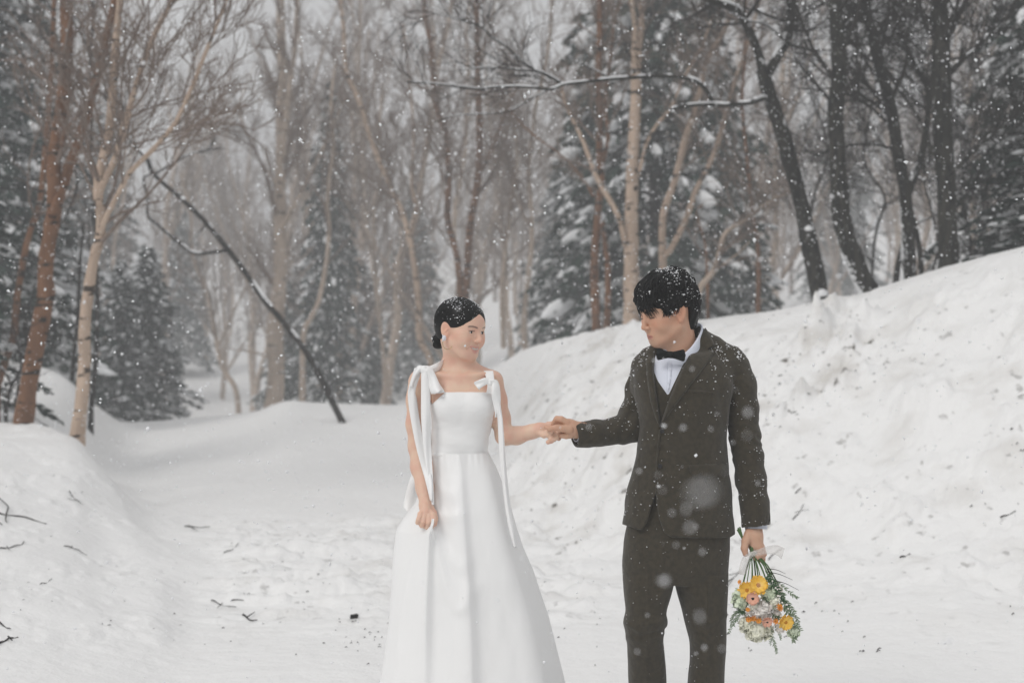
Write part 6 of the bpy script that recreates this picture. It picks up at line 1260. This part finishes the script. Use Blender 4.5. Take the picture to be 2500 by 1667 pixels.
P = np.array([[a, b_, c_] for a, b_, c_, _ in L]); Rr = np.array([[r_*.5, r_, r_*.4] for *_, r_ in L]); o = mk('bark_litter', *tubes(P, Rr, 4), m_limb); tag(o, 'dark crumbs of bark and twig scattered over the snow', 'litter', kind='stuff')
# ================================================================ snow grains caught on hair and cloth
def verts_normals(o):
    me = o.data; v = np.empty(len(me.vertices)*3, dtype=np.float32); me.vertices.foreach_get('co', v); nn = np.empty(len(me.vertices)*3, dtype=np.float32); me.vertices.foreach_get('normal', nn); return v.reshape(-1, 3)+np.array(world_loc(o)), nn.reshape(-1, 3)
def settle(src, n_, par, smin, smax, up_pow=1.2, frontb=.4, clump=30, seed=0, lift=.001, thr=-.1, zmin=None, name='snow_grains'):
    rs = np.random.default_rng(seed); v, nn = verts_normals(src); w_ = np.clip(nn[:, 2]*.9+.25, 0, 1)**up_pow*np.clip(-nn[:, 1]+.9, .05, 1.4); w_ *= np.clip(fbm(v[:, 0]*clump+v[:, 1]*clump*.7, v[:, 2]*clump, 3, seed)-thr, .02, 1)
    if zmin is not None: w_ *= np.where(v[:, 2] > zmin, 1, .05)
    w_ /= w_.sum(); i = rs.choice(len(v), n_, p=w_); P = v[i]+nn[i]*lift+rs.normal(0, .0008, (n_, 3)); sz = smin+(smax-smin)*rs.random(n_)**2.5; V, F = flecks(P, sz, rs); o = mk(name, V, F, m_flake, par, smooth=False); o['kind'] = 'stuff'; return o
m_flake, t_, b_ = M('snow_grain', (.84, .85, .87), .6, spec=.2)
hl = [c for c in hair_m.children][0]
settle(hair_m, 450, hair_m, .0012, .0042, 1.0, seed=1, lift=.004, clump=26); settle(hl, 760, hair_m, .0012, .0042, .9, seed=2, clump=24)
settle(hair, 420, hair, .0010, .0032, 1.6, seed=3, clump=30); settle(hair, 70, hair, .0009, .0018, .3, seed=13, clump=30)
sp = [(jacket, 420, .0010, .0028, 2.5)]
settle(jacket, 360, jacket, .0012, .0044, 2.2, seed=4, zmin=pp(0, 930)[2]); settle(jacket, 260, jacket, .0011, .0030, .2, seed=5)
for o in [c for c in groom.children if c.name.startswith('sleeve')]: settle(o, 170, o, .0011, .0034, .9, seed=6)
settle([c for c in groom.children if c.name.startswith('trousers')][0], 150, groom.children[0] if False else [c for c in groom.children if c.name.startswith('trousers')][0], .0011, .0030, .2, seed=7)
settle(body, 26, body, .0009, .0018, .6, seed=8)
# ================================================================ falling snow
rs = np.random.default_rng(2024); N_ = 48000; d = (rs.random(N_)*(16**2.6-1.3**2.6)+1.3**2.6)**(1/2.6)
x_ = (rs.random(N_)*2-1)*(.40*d+.5); z_ = CAMZ+(rs.random(N_)*2-1)*(.27*d+.35); P = np.stack([x_, d, z_], 1); keep = np.array([p[2] > 1.3+.2*p[1]*.2 or p[2] > gxy(p[0], p[1])+.03 for p in P]); P = P[keep]
sz = (.0013+.0044*rs.random(len(P))**3.2)*np.interp(P[:, 1], [0, 3, 5, 9, 16], [.45, .7, 1, 1.5, 2.1]); kk = (P[:, 1] < 5.4) & (rs.random(len(P)) < .0); P, sz = P[~kk], sz[~kk]
big = [(1712,1202,80),(1826,1006,28),(1824,1062,30),(1667,1044,19),(1674,1243,33),(1684,1288,35),(1617,1196,25),(1623,1416,32),(1708,1503,34),(1639,1251,23),(1119,753,16),(1714,1347,20),(1761,1581,22),(1437,1043,17),(1750,1010,13),(1606,1160,22),(1650,1330,20),(1560,1150,17),(1690,900,15),(1790,1080,14),(1580,1500,14),(1600,880,14),(1850,1180,15),(1555,1590,18),(1660,1600,26),(2130,900,26),(420,690,24),(880,620,20),(1290,520,22),(700,470,18),(2230,420,18),(300,560,18)]
BP = []; BS = []
for a, b2, dia in big:
    dd = 13.0*5/(13.0+dia); BP.append(pw(a, b2, dd)); BS.append(.26*dia*dd/FPX)
P = np.vstack([P, BP]); sz = np.concatenate([sz, BS]); V, F = flecks(P, sz, rs, 1.0); ang = .35
o = mk('falling_snow', V, F, m_flake, smooth=False); tag(o, 'snowflakes falling through the air around the couple', 'snow', kind='stuff')
